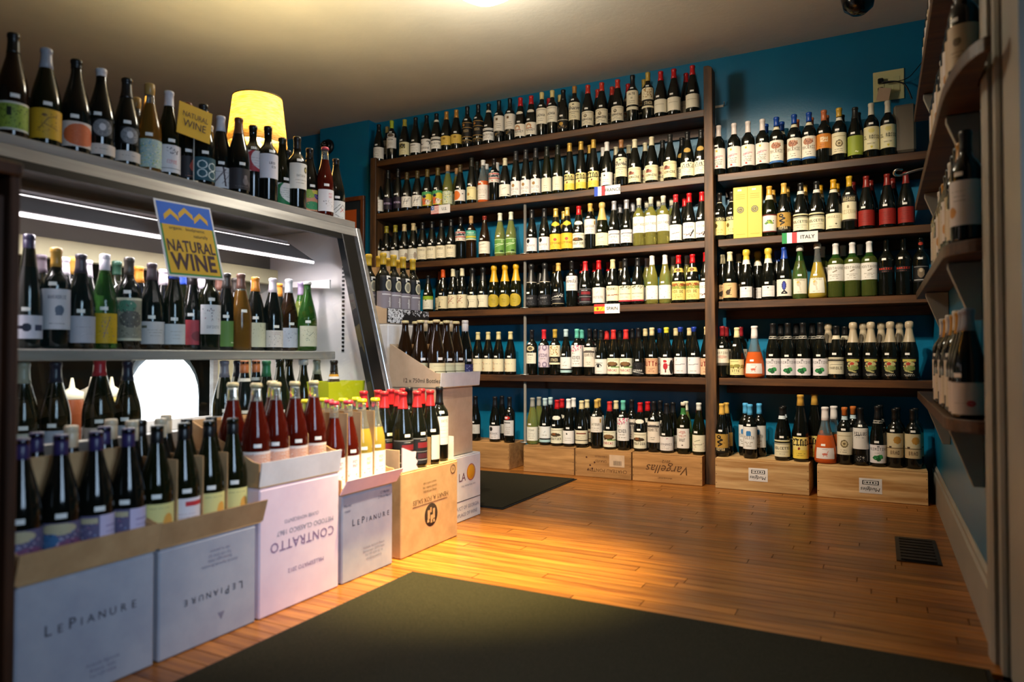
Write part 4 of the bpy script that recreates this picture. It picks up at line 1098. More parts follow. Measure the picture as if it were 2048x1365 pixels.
T('c12', 'bu', 'br', ('wax', '#7a2418', .03), [L((.028, .115), 80, '#dfd8c6', ('l', .2, .72, .6, .8, 1, '#4a3a30'), ('l', .3, .5, .7, .52, 1, '#b8a08a'), sm(.1, .3, 1))], 'red waxed bottle with script on white label', 'red waxed bottle')
T('c13', 'rn', 'cw', ('foil', '#d6d6c0', .055), [L((.02, .125), 82, '#5f8a3c', ('r', .03, .03, .97, .06, '#c8d8a8'), ('r', .03, .94, .97, .97, '#c8d8a8'), ('l', .15, .6, .85, .66, 1, '#dce8c4'), ('l', .2, .45, .8, .62, 1, '#b8d09a'), ('c', .75, .82, .08, .09, '#9ab878'), ('r', .6, .08, .82, .22, '#2a4a22'))], 'pale wine bottle with green label', 'green label')
T('c15', 'rn', 'dk', ('foil', '#1a1a1c', .07), [L((.020, .112), 78, '#dcd6d6', ('c', .3, .76, .13, .16, '#161616'), tx('MENADE', .42, 1, '#8a8688'), sm(.1, .3, 2))], 'bottle with black oval on white label', 'black oval label')
T('c17', 'bu', 'dk', ('foil', GO2, .06), [L((.02, .125), 82, '#d9b034', ('c', .5, .62, .09, .1, '#b0402a'), tx('ESPORAO', .38, 1, '#7a5a14'), sm(.08, .25, 2, '#9a7a1c')), L((.175, .212), 60, '#14120a', ('c', .5, .5, .5, .36, '#d9b634'), ('c', .5, .5, .2, .5, '#d9b634'))], 'gold capped bottle with deep yellow label', 'deep yellow label')
BOA = [('c', .45, .56, .34, .12, '#3a3020'), ('c', .38, .60, .12, .10, '#7a4a26'), ('r', .1, .50, .8, .53, '#5a4a34'), tx('ROUTIER', .30, 1, '#3a342a'), ('l', .15, .86, .85, .86, 1, '#8a8268')]
T('c19', 'bu', 'dk', ('foil', RE, .06), [L((.018, .118), 82, '#dfdac0', *BOA), L((.172, .202), 55, '#12100c', ('c', .5, .5, .5, .46, '#d8d4c4'))], 'red capped bottle with farmhouse label', 'farmhouse label')
T('c20', 'bd', 'dk', ('foil', '#c9a552', .055), [L((.105, .205), 82, '#dcd6ca', ('r', .78, .62, .88, .86, '#b08a3a'), tx('LATOUR', .5, 1, '#7a746a'), sm(.1, .3, 2))], 'gold capped bottle with high white label', 'high white label', tagz=.212)
T('c21', 'ch', 'dg', ('champ', '#c8ab66', .12), [L((.022, .105), 80, '#ddd6b2', ('l', .35, .55, .6, .66, 1, '#6a6450'), sm(.1, .3, 2))], 'sparkling bottle with long gold foil', 'long gold foil', name='sparkling_wine_bottle', tagz=.117)
T('c22', 'rn', 'dk', ('foil', SI, .062), [L((.028, .115), 82, '#dcd8d6', ('l', .15, .68, .85, .72, 2, '#6a6868'), tx('CAVES', .5, 1, '#7a7676'), sm(.08, .35, 3))], 'silver capped bottle with white label', 'silver cap')
T('c24', 'bd', 'cw', ('foil', '#c9c6b4', .045), [L((.085, .19), 80, '#e4dfd6', tx('COURTADE', .5, 1, '#7a7468'), ('c', .5, .8, .06, .06, '#b8b0a0'), sm(.1, .3, 2))], 'pale wine bottle with white label', 'pale wine bottle', tagz=.2)
T('c27', 'rn', 'dk', ('foil', '#b02a30', .05), [L((.02, .118), 80, '#e2ded2', ('l', .3, .4, .75, .5, 1, '#3a3a3a'), ('l', .15, .85, .6, .85, 1, '#8a867a'), sm(.08, .25, 1))], 'red capped bottle with black script label', 'black script label')
SWO = [('l', .3, .15, .8, .45, 1, '#181820'), ('l', .55, .1, .75, .5, 2, '#181820'), ('l', .1, .3, .6, .2, 1, '#6a2a2a'), tx('ERIAN', .7, 1, '#8a867c')]
T('c28', 'rn', 'dk', ('foil', RE, .06), [L((.025, .125), 80, '#e4e0d6', *SWO)], 'red capped bottle with black swoosh label', 'black swoosh label')
# --- SPAIN shelf
T('d1', 'bu', 'dg', ('foil', '#14181a', .06), [L((.02, .118), 82, '#d8d8c8', ('r', 0, .72, 1, 1, '#8aa82a'), ('c', .45, .68, .05, .05, '#2a2a1a'), sm(.15, .5, 3))], 'small bottle with lime-topped white label', 'lime-topped label', s=(.95, .9))
T('d2', 'rn', 'dk', ('foil', '#c8501c', .062), [L((.02, .112), 82, '#d4c9a4', ('l', .3, .1, .36, .5, 2, '#4a4438'), ('r', .22, .1, .45, .2, '#4a4438'), sm(.6, .8, 1))], 'orange capped bottle with tower label', 'orange capped bottle')
T('d3', 'rn', 'dk', ('foil', CRM, .058), [L((.02, .118), 82, '#d8ceac', ('l', .1, .1, .3, .9, 1, '#9a3a34'), ('l', .2, .4, .6, .8, 1, '#9a4a44'), ('l', .3, .5, .5, .5, 1, '#8a4a44'), ('s', 16, .1, .2, .6, .9, '#a05048'))], 'cream capped bottle with red branch label', 'red branch label')
T('d5', 'ch', 'dk', ('champ', '#141414', .10), [L((.02, .108), 82, '#d9d2b6', ('c', .14, .35, .18, .38, '#161616'), ('c', .06, .35, .16, .34, '#d9d2b6'), sm(.4, .7, 2))], 'black foiled bottle with black curve label', 'black curve label', name='sparkling_wine_bottle', s=(.92, 1))
T('d7', 'ch', 'dg', ('champ', '#c99b1e', .12), [L((.015, .11), 75, '#12140c', ('c', .5, .5, .48, .48, '#b79a2a'), ('c', .5, .5, .40, .40, '#a6912c'), sm(.35, .65, 3, '#6a5a14'))], 'gold foiled sparkling bottle with gold oval', 'gold oval bottle', name='sparkling_wine_bottle', s=(.95, 1.02), tagz=.122)
T('d10', 'ch', 'dk', ('champ', '#161617', .13), [L((.018, .09), 80, '#1d1d20', tx('BRUT', .7, 1, '#8a8a8e'), ('s', 18, .1, .1, .9, .45, '#4a4a50')), L((.178, .185), 175, '#b8b0a0')], 'black foiled bottle with charcoal label', 'charcoal label', name='sparkling_wine_bottle', tagz=.102)
T('d12', 'bu', 'dk', ('foil', '#c2a258', .055), [L((.02, .10), 82, '#15151a', ('l', .1, .6, .8, .75, 1, '#d8d8d0'), ('l', .1, .45, .7, .45, 1, '#c8c8c0'), ('r', 0, .05, 1, .10, '#c8b890'), ('s', 20, .4, .6, .9, .9, '#d8d8d0'))], 'gold capped bottle with black label and white script', 'white script label')
T('d13', 'bd', 'dk', ('foil', '#161616', .06), [L((.11, .21), 82, '#dcd8d6', ('s', 40, .1, .55, .9, .9, '#8a8684'), tx('ARNOULD', .6, 1, '#5a5654'), sm(.1, .4, 3))], 'black capped bottle with high engraved label', 'high engraved label', tagz=.216)
RR = [('r', 0, .97, 1, 1, '#77777a'), ('r', .3, .62, .85, .82, '#7a2028'), ('r', 0, .46, 1, .49, '#8a8a8c'), ('r', 0, .14, 1, .17, '#8a8a8c'), ('r', .3, .22, .85, .40, '#4a2028'), ('x', .86, .95, 1, '#c8c8c8')]
T('d14', 'bu', 'dk', ('foil', '#b8242a', .065), [L((.015, .118), 85, '#1c1c20', *RR)], 'red capped bottle with black and crimson label', 'black crimson label')
T('d15', 'bu', 'dk', ('foil', RE, .062), [L((.02, .122), 82, '#dbd4cc', ('l', .4, .6, .5, .75, 1, '#b8a89a'), tx('PETITE', .35, 1, '#8a7e74'))], 'red capped bottle with greyish white label', 'greyish white label')
T('d16', 'bu', 'dk', ('foil', '#d2c394', .062), [L((.03, .128), 82, '#e0d8b8', ('l', 0, .42, .5, .36, 1, '#7a2430'), ('l', .5, .36, 1, .42, 1, '#7a2430'), ('l', .2, .32, .8, .44, 1, '#9a5a4a'), tx('VIGNES', .8))], 'cream capped bottle with crimson twig label', 'crimson twig label')
T('d17', 'bu', 'dk', ('foil', '#1c1c1e', .058), [L((.022, .125), 82, '#e0dab8', ('r', 0, 0, 1, .10, '#a82a38'), ('s', 36, .1, .76, .9, .94, '#4a4a44'), ('l', .2, .48, .85, .5, 1, '#5a564c'), sm(.18, .36, 1))], 'black capped bottle with red based label', 'red based label')
T('d19', 'rn', 'cw', ('foil', '#dedbd6', .062), [L((.03, .118), 80, '#e2ded6', ('s', 26, .05, .1, .95, .95, '#3a3a4a #b8b0a8 #8a8a9a'))], 'pale wine bottle with speckled white label', 'speckled label')
T('d21', 'bu', 'dk', ('foil', RE, .055), [L((.02, .135), 84, '#d8c274', ('c', .5, .78, .55, .14, '#8a4a26'), ('r', 0, .6, 1, .74, '#7a8a3a'), ('s', 40, .1, .6, .9, .9, '#b8863a #5a6a2a #c8a05a'), tx('VIN DE', .45, 1, '#4a3a1c'), sm(.06, .3, 3, '#8a7432')), L((.195, .222), 120, '#d2b55a', ('c', .5, .5, .14, .4, '#6a4a1c'))], 'red capped bottle with landscape label', 'landscape label')
# --- shelf under the SPAIN sign
T('e0', 'bu', 'dk', ('foil', '#cfc28e', .055), [L((.022, .112), 80, '#e0d6b4', ('s', 30, 0, 0, .25, .9, '#a83a2c #c87a4a'), sm(.5, .7, 1))], 'cream capped bottle with red edged label', 'red edged label')
T('e1', 'bd', 'dk', ('foil', '#141418', .06), [L((.08, .155), 62, '#dcd8c4', tx('VERDI', .8, 1), sm(.15, .6, 4)), L((.165, .203), 45, '#101010', ('c', .5, .5, .46, .47, '#c8bc94'), ('c', .5, .5, .25, .28, '#5a503a'))], 'black capped bottle with round gold seal', 'round gold seal', tagz=.212)
MAN = [('s', 0, 0, 0, 1, 1, '#000')] + [('c', u, v, .15, .14, '#8a7a92') for v in (.12, .9) for u in (.2, .6, 1.0)] + [('c', u, v, .07, .07, '#c9bccb') for v in (.12, .9) for u in (.2, .6, 1.0)] + [tx('ATIZAR', .55, 1, '#6a5a70'), sm(.35, .45, 1)]
T('e2', 'bd', 'dk', ('foil', '#c42630', .065), [L((.055, .205), 84, '#cbbcc8', *MAN)], 'red capped bottle with lilac medallion label', 'lilac medallion label', tagz=.21)
T('e4', 'rn', 'dk', ('foil', '#b4ccd0', .05), [L((.02, .125), 84, '#dddedb', ('r', 0, 0, 1, .16, '#a8c8c8'), ('r', 0, .16, 1, .24, '#1a1a1c'), ('l', .45, .6, .55, .7, 1, '#a0a8a8'), sm(.4, .5, 1))], 'silver-blue capped bottle with blue striped label', 'blue striped label')
FLO = [('s', 60, 0, .72, 1, 1, '#c8386a #d86a8a #8a2a4a'), ('s', 14, 0, .6, .5, .8, '#c8386a #6a8a5a'), tx('VIVEN', .42, 1, '#4a4a4a'), sm(.1, .3, 2)]
T('e5', 'bd', 'dk', ('foil', TE, .062), [L((.06, .205), 84, '#dfdcd8', *FLO)], 'teal capped bottle with pink flower label', 'pink flower label', tagz=.21)
T('e6', 'bd', 'dk', ('foil', '#18181a', .06), [L((.06, .19), 82, '#ddd2c2', ('r', .1, .72, .9, .8, '#4a4440'), ('r', .3, .78, .7, .83, '#5a5450'), tx('DUARTE', .6, 1, '#4a443c'), sm(.08, .3, 2))], 'black capped bottle with long building label', 'long building label')
T('e7', 'bu', 'dk', ('foil', '#19191a', .06), [L((.015, .112), 82, '#dedad4', ('c', .42, .55, .2, .14, '#2a2a2c'), ('c', .42, .52, .17, .10, '#dedad4'), ('c', .42, .53, .08, .10, '#1a1a1c'), ('l', .2, .75, .65, .72, 1, '#4a4a4a'), sm(.1, .25, 1)), L((.245, .275), 178, '#dcd8d0', ('r', 0, .5, 1, 1, '#d0a11e'))], 'yellow banded bottle with an eye on label', 'eye label', tagz=.124)
BOR = [('c', .5, .62, .33, .16, '#4a3624'), ('c', .5, .66, .26, .12, '#7a5a36'), ('r', .25, .44, .34, .56, '#3a2c1c'), ('r', .62, .44, .72, .56, '#3a2c1c'), ('r', .45, .42, 1, .47, '#5a8a3a'), ('r', .05, .86, .85, .90, '#8a9a6a'), tx('PARCAS', .22, 1, '#a02a44')]
T('e8', 'bu', 'dk', ('foil', '#c2302e', .062), [L((.015, .118), 82, '#e2dec6', *BOR)], 'red capped bottle with brown boar label', 'brown boar label')
T('e10', 'rn', 'dk', ('foil', '#111114', .065), [L((.01, .09), 82, '#17171a', ('l', .1, .3, .9, .1, 1, '#d8d8d4'), tx('SIERRA', .35, 1, '#c8c8c4'), ('s', 14, .1, .5, .9, .9, '#4a4a50')), ], 'all black bottle with white slanting script', 'all black bottle', tagz=.102)
T('e11', 'rn', 'dk', ('foil', '#d0c294', .05), [L((.018, .118), 84, '#d2a884', ('t', 'UTTA', .5, .66, 2, '#7a2420'), ('r', .1, .86, .9, .9, '#8a3a2a'), sm(.1, .4, 4, '#8a5a44'))], 'cream capped bottle with tan red-lettered label', 'tan lettered label')
T('e12', 'rn', 'dk', ('wax', '#c9c23a', .035), [L((.015, .12), 84, '#dfd8d0', ('c', .48, .80, .10, .09, '#b3262c'), ('c', .50, .50, .13, .20, '#a82430'), ('r', .48, .12, .54, .32, '#5a2a2a'), ('l', .5, .6, .75, .55, 1, '#a82430'), ('c', .86, .45, .14, .42, '#1c1c1e'), ('s', 8, .05, .5, .3, .8, '#b85a5a'))], 'yellow waxed bottle with red figure label', 'yellow waxed bottle')
T('e13', 'rn', 'dk', ('wax', '#1c3590', .03), [L((.022, .125), 84, '#dcd9dc', ('l', .2, .55, .75, .57, 1, '#6a6a72'), ('l', .25, .8, .3, .86, 1, '#8a8a90'), sm(.1, .25, 1))], 'blue waxed bottle with white label', 'blue waxed bottle')
# --- crates under the long rack
T('f0', 'rn', 'dk', ('foil', '#141416', .07), [L((.05, .115), 70, '#c9c6bc', sm(.2, .7, 3))], 'dark bottle with pale grey label', 'pale grey label')
T('f2', 'bd', 'dk', ('foil', '#151515', .065), [L((.05, .155), 62, '#d0ccc8', ('r', .1, .8, .7, .86, '#4a4a4a'), sm(.1, .6, 4)), L((.158, .186), 40, '#121212', ('c', .35, .5, .4, .46, '#c02a22'))], 'dark bottle with a red seal dot', 'red seal dot')
T('f3', 'rn', 'cw', ('foil', '#8f8f86', .06), [L((.025, .118), 78, '#dfdccb', tx('TXAK', .75, 1, '#8a8876'), sm(.1, .6, 4))], 'pale wine bottle with silver cap', 'silver capped pale bottle')
T('f4', 'bu', 'dk', ('foil', '#d2c598', .055), [L((.025, .112), 82, '#d9d0b2', ('r', .2, .72, .8, .8, '#7a3a2a'), ('r', 0, .22, 1, .28, '#3a2c22'), sm(.36, .6, 2))], 'cream capped bottle with brown striped label', 'brown striped label')
T('f5', 'bu', 'dk', ('foil', '#141416', .065), [L((.015, .10), 82, '#d9d4d0', ('s', 14, .1, .8, .9, .95, '#b88a9a'), tx('VIDURES', .45, 1, '#6a6468'), sm(.1, .3, 2))], 'black capped bottle with dotted white label', 'dotted white label')
T('f6', 'bd', 'dg', ('cork', '#cfc8b4', .02), [L((.035, .155), 70, '#dcd6ce', ('x', .55, .9, 5, '#a85a50'), tx('BRUT', .42, 1, '#4a3a34'), ('r', .46, .12, .54, .2, '#6a5a54')), L((.24, .28), 178, '#2f6a34')], 'green necked bottle with tall white label', 'green necked bottle')
T('f7', 'rn', 'dg', ('foil', '#cfd0c8', .045), [L((.02, .12), 80, '#dcd6bc', ('l', .3, .6, .6, .7, 1, '#6a6a4a'), ('l', .2, .4, .7, .42, 1, '#6a6a5a'), ('s', 18, .1, .1, .9, .5, '#b88a8a #9a9a7a'))], 'white capped greenish bottle with cream label', 'greenish bottle')
# --- ITALY rack, top
T('g1', 'bd', 'dk', ('foil', '#dcd0ca', .070), [L((.04, .165), 84, '#ded6cc', ('l', .25, .58, .7, .62, 1, '#c06a7a'), ('l', .2, .5, .55, .56, 1, '#c86a7a'), ('c', .4, .86, .05, .05, '#c8a83a'), ('c', .42, .10, .06, .05, '#a8423a'), sm(.15, .45, 4)), L((.25, .258), 178, '#b8a8a0')], 'white capped bottle with pink script label', 'pink script label', tagz=.175)
TRE = [('c', .46, .76, .24, .15, '#a8745a'), ('l', .46, .45, .46, .7, 2, '#8a5a44'), ('s', 30, .25, .65, .7, .9, '#c89a7a #7a4a3a'), tx('MACCHIE', .5, 1, '#8a8274'), sm(.16, .36, 2), ('r', 0, 0, 1, .10, '#2f5f9a')]
T('g5', 'bd', 'dk', ('foil', '#123f94', .055), [L((.035, .168), 84, '#ddd7c6', *TRE), L((.236, .254), 178, '#d6ccae')], 'blue capped bottle with spreading tree label', 'spreading tree label', tagz=.178)
T('g8', 'bd', 'dk', ('foil', '#b4633a', .062), [L((.085, .17), 82, '#c47a2c', ('r', .35, .45, .72, .78, '#e0c8a0'), ('s', 20, .38, .48, .7, .74, '#c47a2c'), sm(.1, .3, 2, '#8a4a1a'))], 'copper capped bottle with orange label', 'orange label', tagz=.18)
MED = [('c', .52, .48, .17, .17, '#6a5a3c'), ('c', .52, .48, .12, .12, '#c8b88e'), ('c', .52, .48, .06, .06, '#6a5a3c'), ('l', .2, .84, .8, .84, 1, '#a89a72'), sm(.08, .24, 2)]
T('g9', 'bd', 'dk', ('foil', '#c69a2e', .052), [L((.045, .165), 84, '#ddd3b0', *MED), L((.240, .258), 178, '#dcd6c4')], 'gold capped bottle with round emblem label', 'round emblem label', tagz=.176)
T('g10', 'bu', 'dk', ('foil', '#1c1a16', .065), [L((.025, .135), 70, '#8c9a34', ('l', .5, .2, .62, .14, 1, '#dfe0b0'), ('r', .48, .17, .66, .19, '#e6e6c0'))], 'black capped bottle with lime green label', 'lime green label')
T('g11', 'bd', 'dk', ('foil', '#d9d2bc', .068), [L((.045, .175), 84, '#dbd3a8', ('t', 'IL ROSSO', .5, .56, 1, '#2c2820'), ('c', .5, .82, .14, .1, '#d6c878'), ('c', .5, .12, .05, .05, '#c8b43a'), ('r', .25, .34, .75, .38, '#e8e2cc'), sm(.2, .3, 1))], 'white capped bottle with pale yellow label', 'pale yellow label', tagz=.186)
# ITALY shelf
T('h1', 'bd', 'dk', ('foil', '#1b1715', .06), [L((.03, .145), 84, '#d6c680', ('r', 0, .74, 1, 1, '#181410'), ('t', 'REVERSA', .5, .86, 1, '#d8cf9c'), ('c', .3, .5, .09, .12, '#5a4a1c'), sm(.1, .35, 3, '#9a8a4a')), L((.232, .250), 178, '#d0c8b0')], 'white banded bottle with black topped label', 'black topped label', s=(.92, .94))
T('h4', 'bu', 'dg', ('foil', '#c99b3c', .055), [L((.025, .13), 80, '#dfdbcf', ('c', .5, .58, .14, .12, '#8aa83a'), ('c', .34, .5, .10, .05, '#5a8a3a'), ('c', .62, .5, .08, .05, '#7a9a3a'), ('s', 12, .25, .4, .7, .7, '#2a3a5a'), ('r', 0, .0, 1, .07, '#6a2a2a'), ('r', 0, .93, 1, 1, '#6a2a2a')), L((.222, .25), 178, '#d8cfb0')], 'gold capped bottle with grape leaf label', 'grape leaf label', tagz=.145)
SNK = [('s', 40, 0, .3, 1, 1, '#b8924a #8a6a2c'), ('c', .4, .84, .13, .09, '#15120c'), ('c', .4, .84, .06, .04, '#a8843c'), ('l', .42, .75, .58, .66, 2, '#15120c'), ('l', .58, .66, .3, .55, 2, '#15120c'), ('l', .3, .55, .55, .44, 2, '#15120c'), ('l', .55, .44, .35, .34, 2, '#15120c'), ('r', 0, 0, 1, .26, '#15120c'), ('t', 'VIPRA', .5, .16, 1, '#c8b48a')]
T('h5', 'rn', 'dk', ('foil', '#cba24a', .065), [L((.025, .135), 80, '#a8843c', *SNK)], 'gold capped bottle with black snake label', 'black snake label')
DOL = [('r', 0, .90, 1, .94, '#b8ac6a'), ('r', 0, .80, 1, .90, '#191816'), ('r', 0, .74, 1, .78, '#191816'), tx('DOLCETTO', .5, 1, '#3a362c'), ('l', .2, .3, .8, .3, 1, '#a8a08a'), sm(.1, .25, 1)]
T('h6', 'bu', 'dk', ('foil', '#171717', .045), [L((.022, .118), 84, '#dbd5b6', *DOL), L((.237, .256), 178, '#d8d4c8')], 'white banded bottle with Dolcetto label', 'Dolcetto label')
T('h8', 'bu', 'dk', ('foil', '#c9961e', .055), [L((.018, .105), 82, '#ddd5b4', tx('ARNEIS', .78, 1, '#a89c7c'), ('c', .6, .3, .04, .05, '#4a4434'), sm(.1, .2, 1)), L((.228, .246), 178, '#d8d2bc')], 'gold capped bottle with ivory label', 'ivory label')
T('h9', 'bd', 'dk', ('foil', '#cfa52c', .06), [L((.055, .20), 84, '#dcd3b2', ('r', 0, .74, 1, 1, '#3a362e'), ('t', 'ANSANO', .5, .87, 1, '#b8ac86'), ('r', 0, 0, 1, .06, '#2a2620'), ('c', .45, .56, .06, .06, '#8a7c5a'), tx('RISERVA', .36, 1, '#b0a27c')), ], 'yellow capped bottle with grey topped label', 'grey topped label', tagz=.206)
T('h10', 'bu', 'dk', ('foil', '#7c1f18', .065), [L((.02, .108), 84, '#8c2018', sm(.2, .8, 5, '#701810'))], 'dark red capped bottle with dark red label', 'dark red label')
# under ITALY sign
T('i2', 'bu', 'dk', ('foil', '#d6cca8', .058), [L((.022, .112), 82, '#cfa878', ('c', .44, .36, .12, .16, '#3a2c20'), ('l', .5, .45, .58, .66, 1, '#3a2c20'), ('c', .52, .5, .06, .07, '#3a2c20'), ('r', .3, .18, .62, .22, '#3a2c20'), sm(.78, .86, 1, '#7a5a3a'))], 'cream capped bottle with hare on tan label', 'tan hare label')
T('i3', 'ch', 'dk', ('champ', '#cdb23e', .062), [L((.02, .085), 58, '#dcd8d6', ('c', .5, .82, .05, .07, '#3a3a3a'), ('l', .15, .58, .85, .58, 1, '#b8b4b2'), sm(.1, .3, 1)), L((.222, .25), 178, '#dcd8cc')], 'gold foiled bottle with small white label', 'gold foil bottle', name='sparkling_wine_bottle', s=(.93, 1), tagz=.098)
T('i5', 'bu', 'dk', ('foil', '#22429a', .07), [L((.02, .118), 84, '#dcd6c8', ('c', .5, .62, .10, .28, '#27286a'), ('c', .5, .62, .05, .22, '#3a4aa8'), ('l', .5, .3, .38, .14, 2, '#14141c'), ('l', .5, .3, .62, .14, 2, '#14141c'), ('r', .38, .12, .66, .2, '#14141c'))], 'blue capped bottle with blue fish label', 'blue fish label', s=(1.02, 1.02))
PAR = [('c', .42, .66, .14, .18, '#b8b09a'), ('c', .36, .76, .08, .08, '#c8a85a'), ('l', .5, .2, .44, .6, 3, '#c4bca8'), tx('PARADIS', .92, 1, '#8a8474'), sm(.06, .14, 1)]
T('i6', 'bu', 'cl', ('flip', '#d8d4cc', .03), [L((.03, .118), 58, '#d9d4c2', *PAR)], 'green glass bottle with flip stopper', 'flip stopper bottle', s=(1, 1.02))
T('i7', 'ca', 'cy', ('flip', '#e2ded6', .03), [L((.03, .118), 52, '#e0dccc', *PAR)], 'flared yellow bottle with flip stopper', 'flared yellow bottle', s=(1.08, 1.08))
T('i9', 'bd', 'cl', ('foil', '#dfddda', .065), [L((.095, .19), 84, '#d9d6cf', tx('MONTAGNO', .76, 1, '#8a867c'), ('l', .4, .5, .56, .6, 2, '#8a8070'), sm(.1, .4, 3))], 'white capped green bottle of pale wine', 'white capped green bottle', s=(1.08, 1.0), tagz=.2)
T('i11', 'bd', 'dk', None, [L((.13, .16), 84, '#0a0a0c', ('t', 'DARIES', .5, .66, 1, '#b8301e'), ('x', .05, .3, 1, '#8a4a44'))], 'black bottle printed with red letters', 'red printed bottle', tagz=.2, s=(1.05, 1.02))
T('i13', 'bd', 'dk', None, [L((.07, .16), 80, '#0b0b0c', ('c', .5, .55, .16, .3, '#7a6a56'), ('c', .5, .7, .08, .12, '#b8a890'), ('r', .15, .1, .85, .16, '#9a9a9a'), ('l', .15, .92, .85, .92, 1, '#8a8a8a')), L((.272, .29), 50, '#101010', ('c', .5, .5, .5, .5, '#a8301c'))], 'black bottle printed with seated white figure', 'seated figure bottle', tagz=.19)
# lowest board of the short rack
T('j1', 'bd', 'dk', ('foil', '#8a2028', .06), [L((.075, .175), 84, '#ddd5c2', ('c', .5, .52, .28, .1, '#c8a898'), tx('CANTINA', .78, 1, '#8a8070'), ('r', 0, 0, 1, .16, '#55504a'), ('r', 0, .16, 1, .18, '#ddd5c2'))], 'maroon capped bottle with grey based label', 'grey based label', tagz=.182)
T('j2', 'bu', 'dk', ('foil', '#d9cf9e', .06), [L((.018, .112), 84, '#d9cf92', ('c', .25, .55, .16, .12, '#9a9048'), ('c', .55, .58, .16, .12, '#8a8440'), ('c', .85, .55, .14, .12, '#9a9048'), ('s', 30, .05, .35, .95, .5, '#6a5a2c'), tx('ETTE', .26, 1, '#5a4a24'), sm(.06, .14, 1), ('l', .2, .86, .6, .86, 1, '#7a7040'))], 'cream capped bottle with painted trees label', 'painted trees label', tagz=.19)
DEE = [('c', .48, .42, .14, .1, '#c86a5a'), ('l', .4, .2, .42, .4, 1, '#c86a5a'), ('l', .58, .2, .56, .4, 1, '#c86a5a'), ('l', .58, .48, .66, .72, 1, '#c86a5a'), sm(.82, .9, 1)]
T('j3', 'ca', 'cr', ('foil', '#dcd6d4', .075), [L((.028, .088), 52, '#ddd4d2', *DEE)], 'flared rose bottle with pink deer label', 'flared rose bottle', s=(1.22, 1.06), tagz=.1)
LEA = [('c', .40, .28, .14, .12, '#1f6a3c'), ('c', .58, .34, .13, .13, '#2f8a4a'), ('c', .5, .2, .1, .1, '#14502c'), ('s', 14, .3, .14, .7, .42, '#174a2a #4aa05a'), ('c', .5, .9, .05, .04, '#4a4a4e'), tx('PRIMITIVO', .78, 1, '#7a787c'), ('x', .48, .6, 1, '#8a888c')]
T('j4', 'rn', 'dk', ('foil', '#19191a', .07), [L((.02, .118), 84, '#d8d4d8', *LEA), L((.234, .250), 178, '#161616', ('r', 0, .8, 1, 1, '#b8b4aa'), ('r', 0, 0, 1, .2, '#b8b4aa'), ('s', 14, .2, .3, .8, .7, '#c8c4ba'))], 'black capped bottle with green leaf label', 'green leaf label', s=(1.04, 1.04))
T('j8', 'bu', 'dk', ('foil', '#161616', .05), [L((.03, .125), 84, '#cfc7ae', ('r', 0, .78, 1, .88, '#1a1816'), ('r', 0, .72, 1, .76, '#8a8470'), ('r', 0, .90, 1, .93, '#8a8470'), tx('BAROLO', .36, 1, '#5a5446'), ('l', .2, .56, .8, .58, 1, '#7a7462')), L((.228, .25), 178, '#d0c8b0')], 'cream banded bottle with Barolo label', 'Barolo label')
ANC = [('r', .2, .78, .8, .92, '#b9b45a'), ('c', .5, .64, .24, .14, '#b8b078'), ('c', .46, .66, .10, .08, '#a83a2c'), ('c', .5, .44, .26, .14, '#7a8a4a'), ('s', 26, .2, .36, .8, .8, '#2a2a2a #c8c08a #b8502c'), ('l', .3, .3, .6, .2, 2, '#a8a06a'), ('x', .04, .12, 2, '#b8b4a8')]
T('j9', 'ch', 'dk', ('champ', '#b4a58a', .112), [L((.02, .125), 76, '#0d0d0d', *ANC)], 'silver foiled bottle with bright picture label', 'bright picture label', name='sparkling_wine_bottle', tagz=.138, s=(1, 1.03))
# pale crates
T('k2', 'bd', 'dk', ('foil', LB, .062), [L((.055, .185), 80, '#d8d8d6', ('r', .36, .6, .60, .76, '#2f74b0'), ('c', .48, .76, .12, .06, '#2f74b0'), tx('PUERTA', .5, 1, '#8a8a8a'), sm(.1, .35, 3))], 'light blue capped bottle with blue doorway label', 'blue doorway label', tagz=.192)
T('k3', 'bu', 'dk', ('foil', '#171717', .045), [L((.022, .118), 84, '#d6d0b4', *DOL), L((.237, .256), 178, '#c8d4dc')], 'black capped bottle with Dolcetto label', 'Dolcetto label')
T('k4', 'rh', 'dk', ('foil', '#bf9440', .062), [L((.018, .14), 84, '#dcca76', *ZND)], 'tall gold capped bottle with yellow label', 'tall yellow label', s=(1.14, 1.1))
T('k6', 'bd', 'dk', ('foil', '#b8662c', .045), [L((.055, .18), 84, '#d6cdb4', *MED), L((.246, .266), 178, '#b8ccd4')], 'copper capped bottle with round emblem label', 'copper capped bottle', tagz=.19)
T('k7', 'bd', 'dk', ('foil', '#121212', .09), [L((.09, .205), 84, '#d3d0cc', ('t', 'PELLUS', .48, .74, 1, '#2a2a2a'), ('l', .2, .62, .5, .66, 1, '#4a4a4a'), ('x', .5, .58, 1, '#8a8a8a')), L((.02, .055), 50, '#101010', ('s', 30, .2, .1, .8, .9, '#b8b4b0'))], 'black bottle with handwritten white label', 'handwritten label', tagz=.212)
T('k9', 'bd', 'dk', ('foil', '#161412', .06), [L((.055, .185), 84, '#c9bb98', ('r', 0, 0, 1, .36, '#bfa983'), ('l', 0, .38, 1, .38, 1, '#5a4630'), ('c', .6, .72, .17, .15, '#b5843a'), ('r', .22, .4, .36, .46, '#3a2c1e'), tx('BRAO', .20, 1, '#5a4630'))], 'black bottle with orange sun over tan label', 'orange sun label', tagz=.195)

